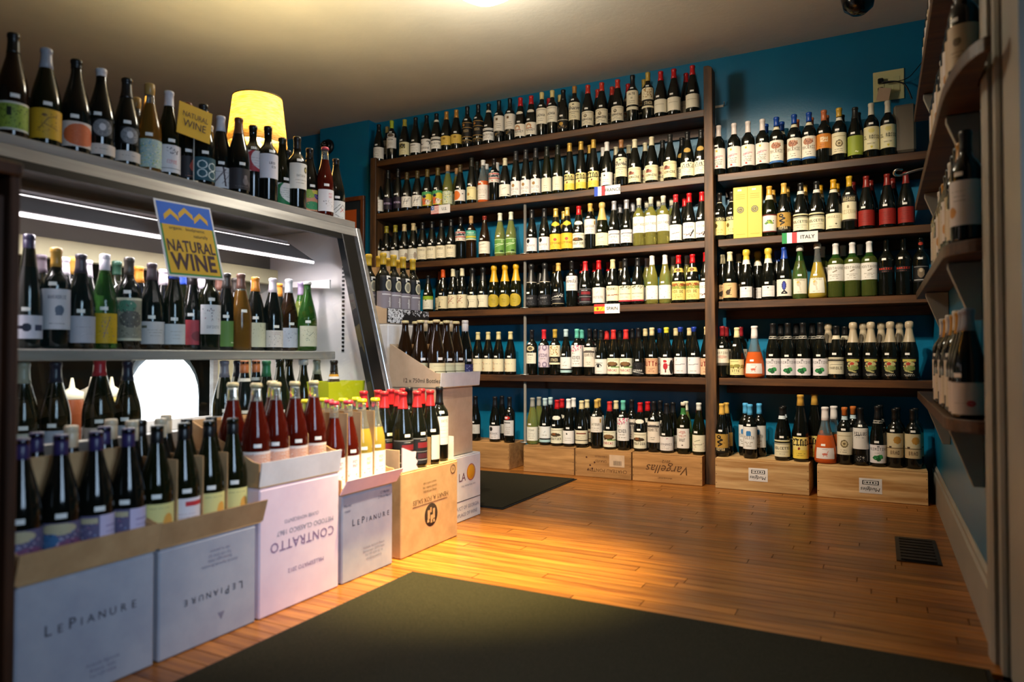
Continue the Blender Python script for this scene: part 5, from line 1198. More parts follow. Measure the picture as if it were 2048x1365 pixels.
# ------------------------------------------------------------------ rows along the far wall
Y1, Y2 = YF + 0.055, YF + 0.160
LATER = []
def row(spec, z, where, ends, back='', y=Y1, y2=Y2):
    items = []
    last = -99
    for tok in spec.split():
        px, k = tok.split(':')
        x = x_at(float(px), y)
        K = KIND[k]
        r = max(p[0] for p in SHAPES[K.shape]) * K.s[0]
        if x - r < last + .001: x = last + r + .001
        last = x + r
        items.append((put(k, x, y, z, math.atan2(0, 1) - 0.12 * x - 0.05), k))
    label_row(items, where, ends)
    bl = []
    last = -99
    for tok in back.split():
        px, k = tok.split(':')
        x = x_at(float(px), y2); K = KIND[k]
        r = max(p[0] for p in SHAPES[K.shape]) * K.s[0]
        if x - r < last + .001: x = last + r + .001
        last = x + r
        near = min(items, key=lambda it: abs(it[0].location.x - x * y / y2))
        bl.append((k, x, y2, z, near[1], where))
    LATER.append(bl)
    return items

UP, PO = 'rack upright', 'rack post'
row('756:a1 782:a2 808:a3 830:a4 852:a5 872:a6 892:a7 912:a7 934:a9 956:a9 977:a6 998:a12 1020:a12 1041:a14 1062:a14 1082:a16 1105:a16 1127:a18 1150:a19 1177:a20 1205:a20 1237:a20 1267:a23 1298:a24 1324:a25 1350:a25 1388:a25',
    ZS[0], 'on the top shelf', (UP, PO), '773:a16 1099:a14 1121:a16 1197:a20 1226:a20 1258:a14 1290:a24 1375:a25')
row('756:a1 775:b2 795:b2 813:b4 834:b4 854:b6 875:b6 895:b8 920:b9 943:b10 966:b11 988:b12 1010:b13 1032:b14 1052:b14 1072:b14 1094:b17 1116:b17 1140:b19 1163:b19 1188:b19 1215:b22 1244:b23 1271:b24 1305:b24 1342:b26 1377:b27 1401:b27',
    ZS[1], 'on FRANCE shelf', (UP, PO), '913:b8 954:b10 973:b11 994:b22 1180:b19 1207:b22 1233:b24 1259:b24 1292:b24 1327:b26 1366:b27')
row('755:c1 772:c2 790:c2 807:c4 824:c4 842:c6 860:c6 880:c6 901:c6 921:b12 942:c11 969:c12 1000:c13 1022:c13 1064:c15 1089:c15 1112:c17 1133:c17 1155:c19 1181:c20 1203:c21 1229:c22 1254:c22 1279:c24 1303:c24 1328:c24 1353:c27 1380:c28 1404:c28',
    ZS[2], 'under FRANCE shelf', (UP, PO), '829:c4 1128:c17 1160:c17 1183:c17 1241:c22 1267:c22 1295:c24 1319:c24 1345:c24 1371:c28')
row('856:d1 886:d2 906:d3 924:d3 945:d5 966:d5 988:d7 1010:d7 1032:d7 1063:d10 1090:d10 1117:d12 1144:d13 1171:d14 1198:d15 1226:d16 1250:d17 1276:d17 1305:d19 1331:d19 1358:d21 1386:d21 1407:c28',
    ZS[3], 'on SPAIN shelf', ('yellow capped stack', PO), '880:d2 915:d3 1081:d10 1110:d12 1165:d14 1190:d15 1218:d15 1243:d16 1295:d19 1348:d19 1375:d19')
row('956:e0 976:e0 997:e0 1021:e0 1064:e1 1088:e2 1110:a24 1132:e4 1154:e5 1179:e6 1202:e7 1227:e8 1252:e8 1277:e10 1304:e11 1333:e12 1361:e13 1388:e13 1412:e11',
    ZS[4], 'under SPAIN shelf', ('cardboard stack', PO), '1164:e5 1191:e6 1214:e8 1240:e7 1265:e10 1291:e11 1320:e13 1352:e11 1379:e11')
row('951:f0 990:c15 1019:f2 1065:f3 1090:e4 1114:c19 1137:b22 1163:f4 1193:c20 1219:e8 1246:e5 1280:c19 1307:e6 1332:f5 1366:f6 1397:f7',
    0.1775, 'on pine crates', ('cardboard stack', PO), '1004:f0 1078:f3 1101:e4 1124:c19 1147:b22 1174:f4 1197:c20 1232:f4 1263:e6 1295:c19 1317:e6 1340:f5 1358:c13 1385:a25 1412:b13', Y1 - .075, Y2 - .07)
SO = 'grey speaker'
row('1440:g1 1471:g1 1499:g1 1528:g1 1556:g5 1592:g5 1622:g5 1652:g8 1682:g9 1714:g10 1747:g11 1781:g11', ZS[1], 'above ITALY shelf', (PO, SO), '1535:g5 1567:g5 1597:g8 1626:g8 1657:g8 1688:g10 1720:g10')
row('1441:h1 1459:h1', ZS[2], 'on ITALY shelf', (PO, 'yellow cartons'))
row('1541:h4 1569:h5 1604:h6 1636:h6 1670:h8 1701:h9 1736:h10 1778:h10 1816:h10', ZS[2], 'on ITALY shelf', ('yellow cartons', 'side wall'), '1548:h4 1576:h5 1612:h5 1643:h8 1677:h8 1709:h10 1745:h10 1789:h10')
row('1461:i2 1494:i3 1538:i3 1570:i5 1594:i6 1620:i7 1664:i9 1701:i9 1737:i9 1769:i11 1793:i11 1816:i13', ZS[3], 'under ITALY shelf', (PO, 'side wall'), '1447:i2 1479:i2 1517:i3 1556:i5 1646:i9 1688:i9 1722:i9')
row('1445:j1 1474:j2 1509:j3 1546:j4 1576:j4 1606:j4 1641:j4 1672:j8 1706:j9 1742:j9 1781:j9 1819:j9', ZS[4], 'on lowest board', (PO, 'side wall'), '1453:j1 1482:j1 1562:j4 1593:j4 1625:j4 1657:j9 1690:j8 1727:j9 1763:j9 1800:j9')
row('1443:h5 1499:k2 1563:k3 1600:k4 1649:j3 1687:k6 1719:k7 1754:j4 1788:k9 1824:k9', 0.1775, 'on pale crates', (PO, 'side wall'), '1452:h5 1490:k2 1508:k2 1566:k3 1578:k3 1604:k4 1653:j3 1694:k6 1758:j4 1793:k9 1829:k9', Y1 - .085, Y2 - .085)

# yellow gift cartons standing on the ITALY shelf
GB = mat('yellow_gift_card', '#c4b048', .55)
for px, lab in ((1484.5, 'yellow gift carton on ITALY shelf beside the black topped labels'), (1513, 'yellow gift carton on ITALY shelf beside the grape leaf label')):
    x = x_at(px, Y1)
    t = thing('gift_carton', lab, 'box', (x, Y1, ZS[2] + .0006), R(2), 'yellow gift cartons on the ITALY shelf')
    box('body', -.041, .041, -.041, .041, 0, .308, GB, t, .0015)
    box('lid_flap', -.0405, .0405, -.0405, .0405, .3082, .3096, GB, t)
    g = raster(36, 36, '#c4b048', [('c', .5, .5, .48, .48, '#55503a'), ('c', .5, .5, .38, .38, '#9a9670'), ('c', .5, .5, .30, .30, '#4a4636'), ('s', 60, .25, .25, .75, .75, '#b8a84a #d8c86a')], 2)
    obj('printed_seal', grid_mesh('printed_seal', 36, 36, g, lambda u, v: (-.021 + .042 * u, -.0417, .150 + .042 * v)), t)
    obj('price_tag', grid_mesh('price_tag', 10, 5, raster(10, 5, '#e6e2cc', [('r', .2, .4, .8, .6, '#8a8678')], 1), lambda u, v: (-.015 + .022 * u, -.0417, .285 + .011 * v)), t)
    for zz in (.262, .25, .238, .022):
        box('print_line', -.026, .026, -.0416, -.0411, zz, zz + .003, mat('gift_print', '#a39838', .6), t)

# ------------------------------------------------------------------ bottles on the case top
T('m1', 'rn', 'br', ('foil', '#1a160e', .06), [L((.022, .105), 80, '#c9c6b8', ('r', .08, .08, .92, .92, '#8aa03c'), ('s', 90, .1, .1, .9, .9, '#1c2414 #3a4a1c'), ('r', .3, .5, .4, .8, '#1c2414'))], 'bottle with green scrawled label', 'green scrawled label', hi=True)
T('m2', 'bu', 'dg', ('foil', '#9ea0a8', .062), [L((.022, .112), 82, '#c69a24', ('l', .3, .3, .5, .7, 1, '#6a4a2a'), ('l', .5, .7, .7, .8, 1, '#6a4a2a'), ('l', .4, .5, .7, .35, 1, '#6a4a2a'), ('c', .42, .78, .06, .05, '#6a4a2a'), ('s', 40, .25, .2, .8, .85, '#8a6a2a'))], 'grey capped bottle with mustard line drawing label', 'mustard label', hi=True)
T('m3', 'bu', 'dk', ('wax', '#0c0b0b', .03), [L((.022, .10), 82, '#cfc3ba', ('c', .52, .48, .42, .44, '#c9673c'), ('s', 60, .2, .1, .85, .85, '#bd5c34 #d27a4c'))], 'black bottle with round orange disc label', 'orange disc label', hi=True)
SEA = [('c', .5, .5, .46, .48, '#7a7a7c'), ('s', 150, .15, .1, .85, .9, '#b8b8ba #3a3a3c #5a5a5c'), ('c', .5, .55, .16, .2, '#c8c8ca')]
T('m4', 'bu', 'dk', ('wax', '#c8c6c8', .026), [L((.018, .052), 82, '#c9bdb2', ('x', .3, .7, 1, '#9a8e84')), L((.075, .132), 42, '#0b0b0c', *SEA)], 'white waxed bottle with silver relief disc', 'white waxed bottle', tagz=.142, hi=True)
T('m5', 'bu', 'dk', ('foil', '#0e0d0d', .07), [L((.018, .052), 82, '#c9bdb2', ('x', .3, .7, 1, '#9a8e84')), L((.075, .132), 42, '#0b0b0c', *SEA)], 'black capped bottle with silver relief disc', 'silver relief disc', tagz=.142, hi=True)
T('m6', 'rn', 'ca', ('cork', '#b08a4c', .04), [L((.018, .115), 82, '#a9bcb4', ('s', 420, 0, 0, 1, 1, '#c9c05a #5f94b8 #d8d8c8 #7fb0b8 #8aa84a'))], 'orange wine bottle with blue-yellow meadow label', 'meadow label', hi=True)
T('m7', 'rn', 'dg', ('foil', '#c9c6cc', .055), [L((.018, .115), 82, '#d6d2d4', ('s', 40, .35, .66, .7, .9, '#3a3a48'), ('t', 'SYRAH', .5, .42, 1, '#c87a80'), ('x', .3, .36, 1, '#c87a80'), ('l', .2, .14, .85, .14, 1, '#5a5a5a'))], 'white capped bottle with pink lettering label', 'pink lettering label', hi=True)
T('m8', 'bu', 'dk', ('foil', '#6a2018', .065), [L((.02, .10), 82, '#2a2426', ('c', .6, .55, .14, .24, '#a8483c'), ('c', .6, .78, .08, .1, '#b85a44'), ('s', 30, .4, .2, .85, .6, '#b8584a #6a3030'), ('x', .06, .14, 1, '#a86a5a'))], 'rust capped bottle with reddish dancer on label', 'reddish dancer label', hi=True)
T('m9', 'bu', 'dk', ('foil', '#121212', .06), [L((.015, .10), 82, '#28505c', ('c', .40, .68, .15, .18, '#c8d4d4'), ('c', .40, .68, .11, .14, '#28505c'), ('c', .40, .30, .15, .18, '#c8d4d4'), ('c', .40, .30, .11, .14, '#28505c'), ('c', .72, .62, .15, .18, '#c8d4d4'), ('c', .72, .62, .11, .14, '#28505c'), ('c', .72, .26, .15, .18, '#c8d4d4'), ('c', .72, .26, .11, .14, '#28505c'))], 'bottle with looping rings on teal label', 'teal rings label', hi=True)
T('m10', 'bu', 'dk', ('foil', '#c6c4cc', .062), [L((.018, .098), 82, '#d3cfcf', ('l', .1, .1, .5, .9, 2, '#6a6064'), ('l', .4, .2, .7, .8, 1, '#8a8084'), ('l', .5, .1, .42, .95, 3, '#4a4044'), ('l', .1, .8, .6, .75, 1, '#8a8084'), ('l', .6, .3, .95, .1, 1, '#8a8084'))], 'white capped bottle with grey swirl label', 'grey swirl label', hi=True)
T('m11', 'bu', 'dk', ('foil', '#6a4428', .065), [L((.018, .10), 82, '#353032', ('c', .6, .4, .10, .18, '#6a6466'), ('c', .6, .6, .06, .1, '#7a7476'), ('c', .78, .3, .08, .12, '#5a5456'), ('x', .1, .2, 1, '#6a6466'))], 'copper capped bottle with charcoal animal label', 'charcoal label', hi=True)
def cres(col): return [('c', .52, .5, .46, .56, col), ('c', .74, .62, .46, .52, '#d8d4d4'), ('x', .2, .7, 4, '#8a8688')]
T('m12', 'bd', 'dk', ('foil', '#181410', .03), [L((.12, .205), 80, '#d8d4d4', *cres('#a83a40'))], 'bottle with red crescent on white label', 'red crescent label', tagz=.208, hi=True)
T('m13', 'bd', 'dk', ('foil', '#181410', .03), [L((.095, .195), 78, '#d6d3da', ('t', 'LOIN', .5, .62, 1, '#3a3a44'), ('t', 'EIN', .55, .48, 1, '#3a3a44'))], 'bottle with handwriting on white label', 'handwriting label', tagz=.2, hi=True)
T('m14', 'bu', 'dg', ('foil', '#2a2a14', .03), [L((.015, .105), 82, '#d8d6d2', ('c', .5, .48, .46, .56, '#1d6a40'), ('c', .72, .62, .46, .52, '#d8d6d2'), ('x', .3, .8, 5, '#7a8a80'))], 'green bottle with green crescent label', 'green crescent label', hi=True)
T('m15', 'bd', 'dk', ('foil', '#241c12', .055), [L((.085, .195), 78, '#d9d5cc', ('c', .72, .76, .10, .12, '#5a5030'), ('c', .72, .76, .05, .06, '#c8b878'), tx('NATURA', .5, 1, '#8a867c'), sm(.15, .4, 2))], 'bottle with small gold seal on white label', 'small gold seal', tagz=.2, hi=True)
T('m16', 'bu', 'dk', ('foil', '#1a120a', .05), [L((.018, .112), 80, '#c98a6a', ('c', .3, .8, .3, .2, '#8aa84a'), ('c', .7, .75, .2, .2, '#3a3a8a'), ('c', .6, .9, .18, .1, '#c8b84a'), ('c', .45, .25, .3, .2, '#3f8a5a'), ('s', 60, 0, 0, 1, 1, '#d8a08a #e0c0a8 #7a5a9a #4a8a6a'))], 'bottle with peach and green painted label', 'peach painted label', hi=True)
PET = [('t', 'PET', .55, .80, 1, '#b8445a'), ('t', 'NAT', .55, .66, 1, '#b8445a'), ('s', 26, .2, .1, .8, .5, '#2a2a2a #5a5a5a #b8b0b0')]
T('m17', 'rn', 'rd', ('crown', '#c8485c', .012), [L((.02, .118), 78, '#dcd8da', *PET)], 'crown capped red bottle with speckled label', 'crown capped red', name='sparkling_wine_bottle', tagz=.13, hi=True)
T('m18', 'bu', 'dk', ('foil', '#1c160e', .03), [L((.018, .10), 80, '#d8d6d4', ('l', .2, .4, .5, .8, 1, '#2a2a2a'), ('l', .3, .3, .6, .75, 1, '#2a2a2a'), ('l', .5, .35, .7, .6, 1, '#b83a3a'), ('l', .52, .6, .7, .38, 1, '#b83a3a'), ('l', .6, .8, .85, .5, 1, '#2a2a2a'), ('l', .3, .2, .45, .1, 1, '#4a4a4a'), ('l', .75, .4, .85, .2, 1, '#2a2a2a'), ('x', .02, .1, 1, '#6a6a6a'))], 'bottle with scattered sticks label', 'scattered sticks label', hi=True)
FX = R(70)     # labels of the case and carton bottles face the aisle
def line(spec, z, where, ends, face=FX):
    items = []
    for tok in spec.split():
        k, x, y = tok.split(':')
        items.append((put(k, float(x), float(y), z, face), k))
    label_row(items, where, ends)
    return items
def at_x(lst, x):
    return ' '.join(f'{k}:{x + dx:.3f}:{y_at(px, x + dx):.3f}' for k, px, dx in lst)
line(at_x([('m1', 18, 0), ('m2', 85, 0), ('m3', 146, 0), ('m4', 196, 0), ('m5', 248, 0), ('m6', 294, 0), ('m7', 333, 0), ('m8', 370, -.02), ('m9', 403, .02), ('m10', 438, -.03), ('m11', 474, .015), ('m12', 503, -.03), ('m13', 533, .015), ('m14', 562, -.025), ('m15', 592, .02), ('m16', 617, -.03), ('m17', 648, .02), ('m18', 670, -.04)], -2.235), 1.4055, 'on the case top', ('case end', 'case end'))
line(at_x([('m6', 267, 0), ('m4', 414, 0), ('m15', 573, 0)], -2.40), 1.4055, 'at the back of the case top', ('case end', 'case end'))

# inside the case
T('n1', 'rh', 'dk', ('screw', '#2a2440', .062), [L((.03, .10), 80, '#c9c8d6', ('r', 0, .4, .5, .55, '#1c2036'), ('c', .45, .48, .12, .18, '#1c2036'), ('r', .65, .35, .9, .6, '#3a3f58'))], 'purple capped tall bottle with dark bird label', 'dark bird label', hi=True)
T('n2', 'bd', 'dk', ('foil', '#b88a3c', .06), [L((.06, .185), 76, '#cfcbd2', ('t', 'WARHORSE', .5, .80, 1, '#7a7684'), ('c', .55, .48, .12, .12, '#5a6478'), ('r', .45, .35, .62, .55, '#5a6478'), ('x', .1, .2, 1, '#8a8694'))], 'gold capped bottle with shield label', 'shield label', hi=True)
T('n3', 'bu', 'dk', ('foil', '#3a3440', .062), [L((.02, .105), 82, '#b4b2bc', ('x', .55, .62, 1, '#8a8894'))], 'plum capped bottle with plain grey label', 'plain grey label', hi=True)
T('n4', 'rn', 'gr', ('screw', '#cfc8d0', .062), [L((.02, .118), 60, '#c99f1e', ('s', 60, .2, .15, .85, .9, '#6a5a8a #8a7a3a'), ('l', .4, .2, .6, .8, 1, '#5a4a7a'))], 'green bottle with marigold label', 'marigold label', hi=True)
T('n5', 'bd', 'dk', ('foil', '#3c3630', .06), [L((.03, .175), 78, '#8a8676', ('c', .35, .80, .3, .14, '#4a7a64'), ('c', .5, .5, .36, .2, '#5a5650'), ('s', 140, 0, .05, 1, .9, '#3a3834 #b0aa98 #6a665a'), ('r', 0, 0, 1, .05, '#cfc9b0'), ('r', 0, .95, 1, 1, '#cfc9b0'))], 'bottle with mossy grey picture label', 'mossy picture label', hi=True)
T('n6', 'bu', 'dk', ('foil', '#4a4048', .06), [L((.02, .098), 80, '#c9c4c4', ('r', .1, .72, .25, .82, '#5a5a4a'), sm(.3, .7, 3))], 'dusky capped bottle with white label', 'dusky cap', hi=True)
T('n7', 'rn', 'dg', ('foil', '#2f4aa8', .06), [L((.02, .092), 60, '#cdd0d2', sm(.2, .7, 3))], 'blue capped bottle with slim white label', 'slim white label', hi=True)
T('n8', 'bu', 'dk', ('foil', '#2a2428', .06), [L((.02, .112), 66, '#b8454c', ('c', .6, .35, .22, .2, '#8a3a3c'))], 'bottle with coral red label', 'coral label', hi=True)
T('n9', 'bd', 'dg', ('foil', '#1c3a2c', .05), [L((.06, .17), 72, '#d2d0d2', ('s', 36, .1, .45, .9, .85, '#8a3a4a #3a5a4a #2a2a3a'), ('t', 'INFINITE', .5, .25, 1, '#8a8a92'))], 'green bottle with butterfly pattern label', 'butterfly label', hi=True)
T('n10', 'bu', 'dk', ('foil', '#3a3430', .06), [L((.015, .115), 60, '#5f8240', ('r', .55, .14, .72, .17, '#c8d0a8'))], 'bottle with leaf green label', 'leaf green label', hi=True)
T('n11', 'bu', 'ca', ('foil', '#6a4a40', .06), [], 'brown capped amber bottle', 'amber bottle', hi=True)
T('n12', 'bu', 'dk', ('foil', '#c07a2c', .06), [L((.015, .115), 66, '#c4c2a8', ('s', 30, .1, .3, .9, .9, '#8a8a74'))], 'orange capped bottle with sage label', 'sage label', hi=True)
T('n13', 'bu', 'dk', ('foil', '#cfc6d0', .06), [L((.015, .085), 62, '#c9c2be', ('s', 40, .1, .1, .9, .7, '#6a6a6a'), ('x', .7, .9, 2, '#8a5a5a'))], 'white capped bottle with sketched label', 'sketched label', hi=True)
T('n14', 'rn', 'br', ('foil', '#c6c6cc', .06), [L((.015, .1), 60, '#b4b8c4', ('s', 30, .1, .3, .9, .8, '#4a4a5a'))], 'white capped brown bottle with bluish label', 'bluish label', hi=True)
T('n15', 'rn', 'cl', ('foil', '#8a7a94', .06), [L((.03, .1), 60, '#c8cab8')], 'mauve capped bottle of yellow-green wine', 'mauve cap', hi=True)
T('n16', 'bu', 'gr', ('crown', '#c9c9c4', .012), [L((.02, .11), 72, '#c9c6b0', ('s', 40, .15, .2, .85, .85, '#8a8a74 #6a7a7a'), ('l', .4, .5, .6, .7, 1, '#5a6a6a'))], 'crown capped emerald bottle with cream label', 'emerald bottle', name='sparkling_wine_bottle', hi=True)
line(at_x([('n1', 55, 0), ('n2', 110, 0), ('n3', 160, 0), ('n4', 208, 0), ('n5', 256, 0), ('n6', 302, 0), ('n7', 347, .02), ('n8', 384, -.02), ('n9', 418, .03), ('n10', 452, -.015), ('n11', 481, .02), ('n12', 510, -.02), ('n13', 545, .01), ('n14', 577, -.02), ('n15', 602, -.06), ('n16', 614, .03)], -2.275), 0.8005, 'on the case shelf', ('wooden cabinet', 'case end'))
bb_ = [('n6', 80, 0), ('n13', 126, 0), ('n2', 142, -.04), ('n13', 172, 0), ('n9', 232, 0), ('n12', 276, 0), ('n13', 325, 0), ('n7', 363, 0), ('n13', 402, 0), ('n11', 437, 0), ('n13', 508, 0), ('n10', 470, .0), ('n12', 557, 0)]
LATER.append([(k, -2.40 + dx, y_at(px, -2.40 + dx), 0.8005, None, 'in the case') for k, px, dx in bb_])
T('o1', 'bu', 'dg', ('foil', '#8f9080', .062), [L((.02, .1), 70, '#b4b2a4')], 'grey-green capped bottle', 'grey-green cap')
T('o2', 'bu', 'dg', ('foil', '#15182c', .062), [L((.02, .1), 70, '#a4a8b4')], 'navy capped bottle', 'navy cap')
T('o3', 'bu', 'dg', ('wax', '#a01c28', .06), [L((.02, .1), 70, '#c4b2a4')], 'red waxed green bottle', 'red wax', s=(1.15, 1.05))
T('o4', 'bu', 'dg', ('foil', '#6a6a78', .062), [L((.02, .1), 70, '#b4b2b4')], 'slate capped bottle', 'slate cap')
T('o5', 'bu', 'dk', ('screw', '#a8623a', .062), [L((.02, .1), 70, '#b4b2a4'), L((.228, .24), 178, '#c8c4bc')], 'copper screwcap bottle', 'copper screwcap')
T('o6', 'bu', 'dg', ('foil', '#1f5a3c', .062), [L((.02, .1), 70, '#c4c2a4')], 'green capped bottle', 'green cap')
T('o7', 'ch', 'dg', ('crown', '#b8b0b4', .012), [L((.02, .08), 70, '#c4c2b4')], 'crown capped dark sparkling bottle', 'crown capped dark', name='sparkling_wine_bottle')
T('o8', 'rn', 'dg', ('flip', '#a8a8a8', .02), [L((.02, .08), 70, '#c4c2b4')], 'steel capped dark bottle', 'steel cap')
T('o9', 'bu', 'br', ('foil', '#1a1410', .05), [L((.02, .1), 70, '#d0cabc'), L((.225, .245), 178, '#d0ccd0', ('r', 0, .5, 1, 1, '#c48a1c'))], 'yellow banded brown bottle', 'yellow band')
line(at_x([('o1', 48, 0), ('o2', 112, 0), ('o3', 200, .02), ('o2', 256, .03), ('o4', 449, .02), ('o2', 476, .0), ('o5', 489, .1), ('o5', 512, .04), ('o6', 533, .1), ('o7', 560, .03), ('o7', 578, -.06), ('o8', 607, .02), ('o1', 634, .0), ('o9', 668, .13)], -2.22), 0.4555, 'inside the case bottom', ('wooden cabinet', 'yellow bin'))

# ------------------------------------------------------------------ bottles in the cut-down trays
T('p1', 'bu', 'dk', ('screw', '#2c2450', .065), [L((.012, .108), 86, '#5f5a7a', ('c', .4, .85, .3, .14, '#b8ac8a'), ('c', .25, .5, .25, .25, '#3f6a94'), ('c', .6, .35, .3, .25, '#7a4a6a'), ('s', 160, 0, 0, 1, .8, '#4a3a5a #7a8ab0 #8a5a7a #b0a0b4 #2a2a44'))], 'purple capped bottle with floral collage label', 'floral collage label', hi=True)
T('p2', 'bu', 'dk', ('screw', '#2c2450', .065), [L((.012, .108), 86, '#c9bcd8', ('r', 0, 0, .48, 1, '#5f5a7a'), ('s', 90, 0, 0, .46, .9, '#4a3a5a #7a8ab0 #8a5a7a #b0a0b4'), ('r', .1, .8, .46, .95, '#b8ac8a'), ('r', .6, .7, .92, .74, '#9a8ab4'), ('r', .6, .55, .88, .58, '#9a8ab4'), ('r', .6, .4, .9, .43, '#9a8ab4'), ('r', .6, .25, .85, .28, '#9a8ab4'))], 'purple capped bottle with lilac back label', 'lilac back label', hi=True)
FLM = [('c', .62, .22, .3, .2, '#d8902c'), ('c', .68, .42, .12, .3, '#dba04a'), ('c', .66, .18, .16, .14, '#d87a1c'), ('x', .84, .92, 1, '#a8a06a')]
T('p3', 'bu', 'dg', ('screw', '#101012', .062), [L((.012, .105), 84, '#d8cf86', *FLM)], 'black screwcap bottle with yellow flame label', 'yellow flame label', hi=True)
T('p4', 'bu', 'dg', ('screw', '#101012', .062), [L((.012, .105), 84, '#d9d2d8', ('r', 0, 0, .32, 1, '#d8cf86'), ('c', .15, .1, .16, .1, '#d8902c'), ('r', .45, .76, .95, .9, '#c0343c'), ('x', .2, .6, 4, '#b8a8b4'))], 'black screwcap bottle with red and white back label', 'red-white back label', hi=True)
T('p5', 'bu', 'rd', ('crown', '#c9b98a', .012), [L((.012, .10), 84, '#dccfc8', ('r', .1, .1, .9, .9, '#d9a58c'), ('s', 160, .1, .3, .9, .9, '#dcc4b4 #c98a70 #e0d0c4'), ('r', .1, .1, .9, .26, '#d8904c'))], 'gold crowned red bottle with peach label', 'peach label', name='sparkling_wine_bottle', hi=True)
T('p6', 'rn', 'rd', ('crown', '#c02c40', .012), [L((.012, .12), 80, '#e0dcde', *PET)], 'red crowned clear-necked bottle with white label', 'red crowned bottle', name='sparkling_wine_bottle', hi=True)
T('p7', 'rn', 'cy', ('crown', '#d4c61c', .012), [L((.012, .12), 70, '#e0dcd8', ('t', 'PET', .55, .80, 1, '#a8b83a'), ('t', 'NAT', .55, .66, 1, '#a8b83a'), ('s', 26, .2, .1, .8, .5, '#2a2a2a #5a5a5a'))], 'yellow crowned bottle of cloudy yellow wine', 'yellow crowned bottle', name='sparkling_wine_bottle', hi=True)
T('p8', 'bu', 'dk', ('foil', '#b4242a', .066), [L((.015, .118), 84, '#1c1c20', *RR)], 'red capped bottle with black and crimson label', 'black crimson label', hi=True)
T('p9', 'bu', 'dk', ('foil', '#b4242a', .066), [L((.02, .12), 30, '#ddd6c8')], 'red capped bottle showing a narrow cream label', 'narrow cream label', hi=True)
T('p10', 'bd', 'dk', ('foil', '#161618', .075), [L((.07, .19), 78, '#ddd9d6', ('t', 'DATTI', .5, .84, 1, '#8a8680'), ('x', .2, .7, 4, '#b8b4ae'))], 'black capped square-shouldered bottle with white label', 'square-shouldered bottle', hi=True)
T('q1', 'bu', 'br', ('crown', '#cdbd8a', .012), [L((.012, .108), 84, '#ded3a8', ('r', .22, .0, .92, .62, '#5a5236'), ('r', .26, .0, .88, .58, '#ded6b0'), ('l', .2, .86, .9, .86, 1, '#b0a67c'))], 'crown capped brown bottle with framed cream label', 'framed cream label', name='sparkling_wine_bottle', hi=True)
T('q2', 'rn', 'dk', ('screw', '#d9d3ce', .062), [L((.012, .10), 82, '#3c3a66', ('c', .55, .2, .2, .26, '#d0ccd8'), ('s', 40, .1, .5, .9, .9, '#b8b4d0'), ('l', .2, .5, .8, .62, 1, '#d0ccd8'))], 'white screwcap bottle with indigo label', 'indigo label', hi=True)
T('q3', 'bd', 'dk', ('foil', '#c9a534', .058), [L((.062, .155), 84, '#8a8086', ('r', .25, .8, .8, .86, '#d8d4d4'), ('r', .58, .2, .66, .7, '#c8c4c4'), ('s', 10, .5, .1, .7, .6, '#d8d4d4')), L((.156, .232), 60, '#0d0d10', ('r', .42, .74, .76, .98, '#d8d4cc'), ('r', .52, .70, .86, .86, '#0d0d10'), ('c', .6, .38, .24, .36, '#d0c8a8'), ('c', .6, .38, .16, .26, '#8a8676'))], 'yellow capped tall bottle with grey label', 'grey label', s=(1.0, 1.09), tagz=0, hi=True)
T('q4', 'rn', 'dk', ('screw', '#cbb89a', .062), [L((.012, .10), 80, '#c9b78e')], 'cream screwcap bottle', 'cream screwcap')

def place(lst, z, where, ends, face=FX):
    items = [(put(k, x, y, z, face), k) for k, x, y in lst]
    label_row(items, where, ends)
CB, PK = 'wooden cabinet', 'pink carton'
place([('p1', -1.70, .905), ('p1', -1.70, .99), ('p2', -1.70, 1.073), ('p2', -1.70, 1.157)], .2895, 'along the tray lip', (CB, 'yellow flame labels'))
place([('p1', -1.80, .905), ('p1', -1.80, .99), ('q4', -1.80, 1.073), ('p1', -1.80, 1.158)], .2895, 'behind the kraft divider', (CB, 'black screwcap tray'))
place([('p3', -1.70, 1.238), ('p4', -1.70, 1.320), ('p3', -1.70, 1.402), ('p3', -1.70, 1.486)], .2895, 'along the kraft tray', ('lilac back label', PK))
place([('q4', -1.795, 1.232), ('q4', -1.795, 1.318), ('p3', -1.795, 1.402), ('p3', -1.795, 1.488)], .2895, 'in the second kraft tray row', (CB, PK))
place([('q4', -1.885, 1.232), ('p3', -1.885, 1.32), ('q4', -1.885, 1.402)], .2895, 'in the last kraft tray row', (CB, PK))
place([('p5', -1.70, 1.574), ('p5', -1.70, 1.652), ('p5', -1.70, 1.735), ('p5', -1.70, 1.822)], .3895, 'in the white tray', ('yellow flame labels', 'curved lip tray'))
place([('p5', -1.80, 1.572), ('p5', -1.80, 1.735)], .3895, 'in the white tray second row', ('yellow flame labels', 'curved lip tray'))
place([('p6', -1.70, 1.924), ('p6', -1.70, 1.999), ('p7', -1.70, 2.075), ('p7', -1.70, 2.142 + .01)], .3045, 'along the curved lip', (PK, 'kraft emblem carton'))
place([('p6', -1.79, 1.924), ('p6', -1.79, 1.999), ('p7', -1.79, 2.075), ('p7', -1.79, 2.152)], .3045, 'in the curved tray second row', (PK, 'kraft emblem carton'))
place([('p7', -1.87, 1.965), ('p7', -1.87, 2.06)], .3045, 'at the curved tray back', (PK, 'kraft emblem carton'))
EC = 'on emblem carton'
place([('p8', -1.680, 2.300), ('p8', -1.676, 2.392), ('p9', -1.676, 2.487), ('p10', -1.69, 2.578)], .3305, EC, ('torn flap', 'white carton'))
place([('p8', -1.775, 2.305), ('p8', -1.775, 2.398), ('p10', -1.785, 2.488), ('p8', -1.78, 2.574)], .3305, 'in the second row ' + EC, ('torn flap', 'white carton'))
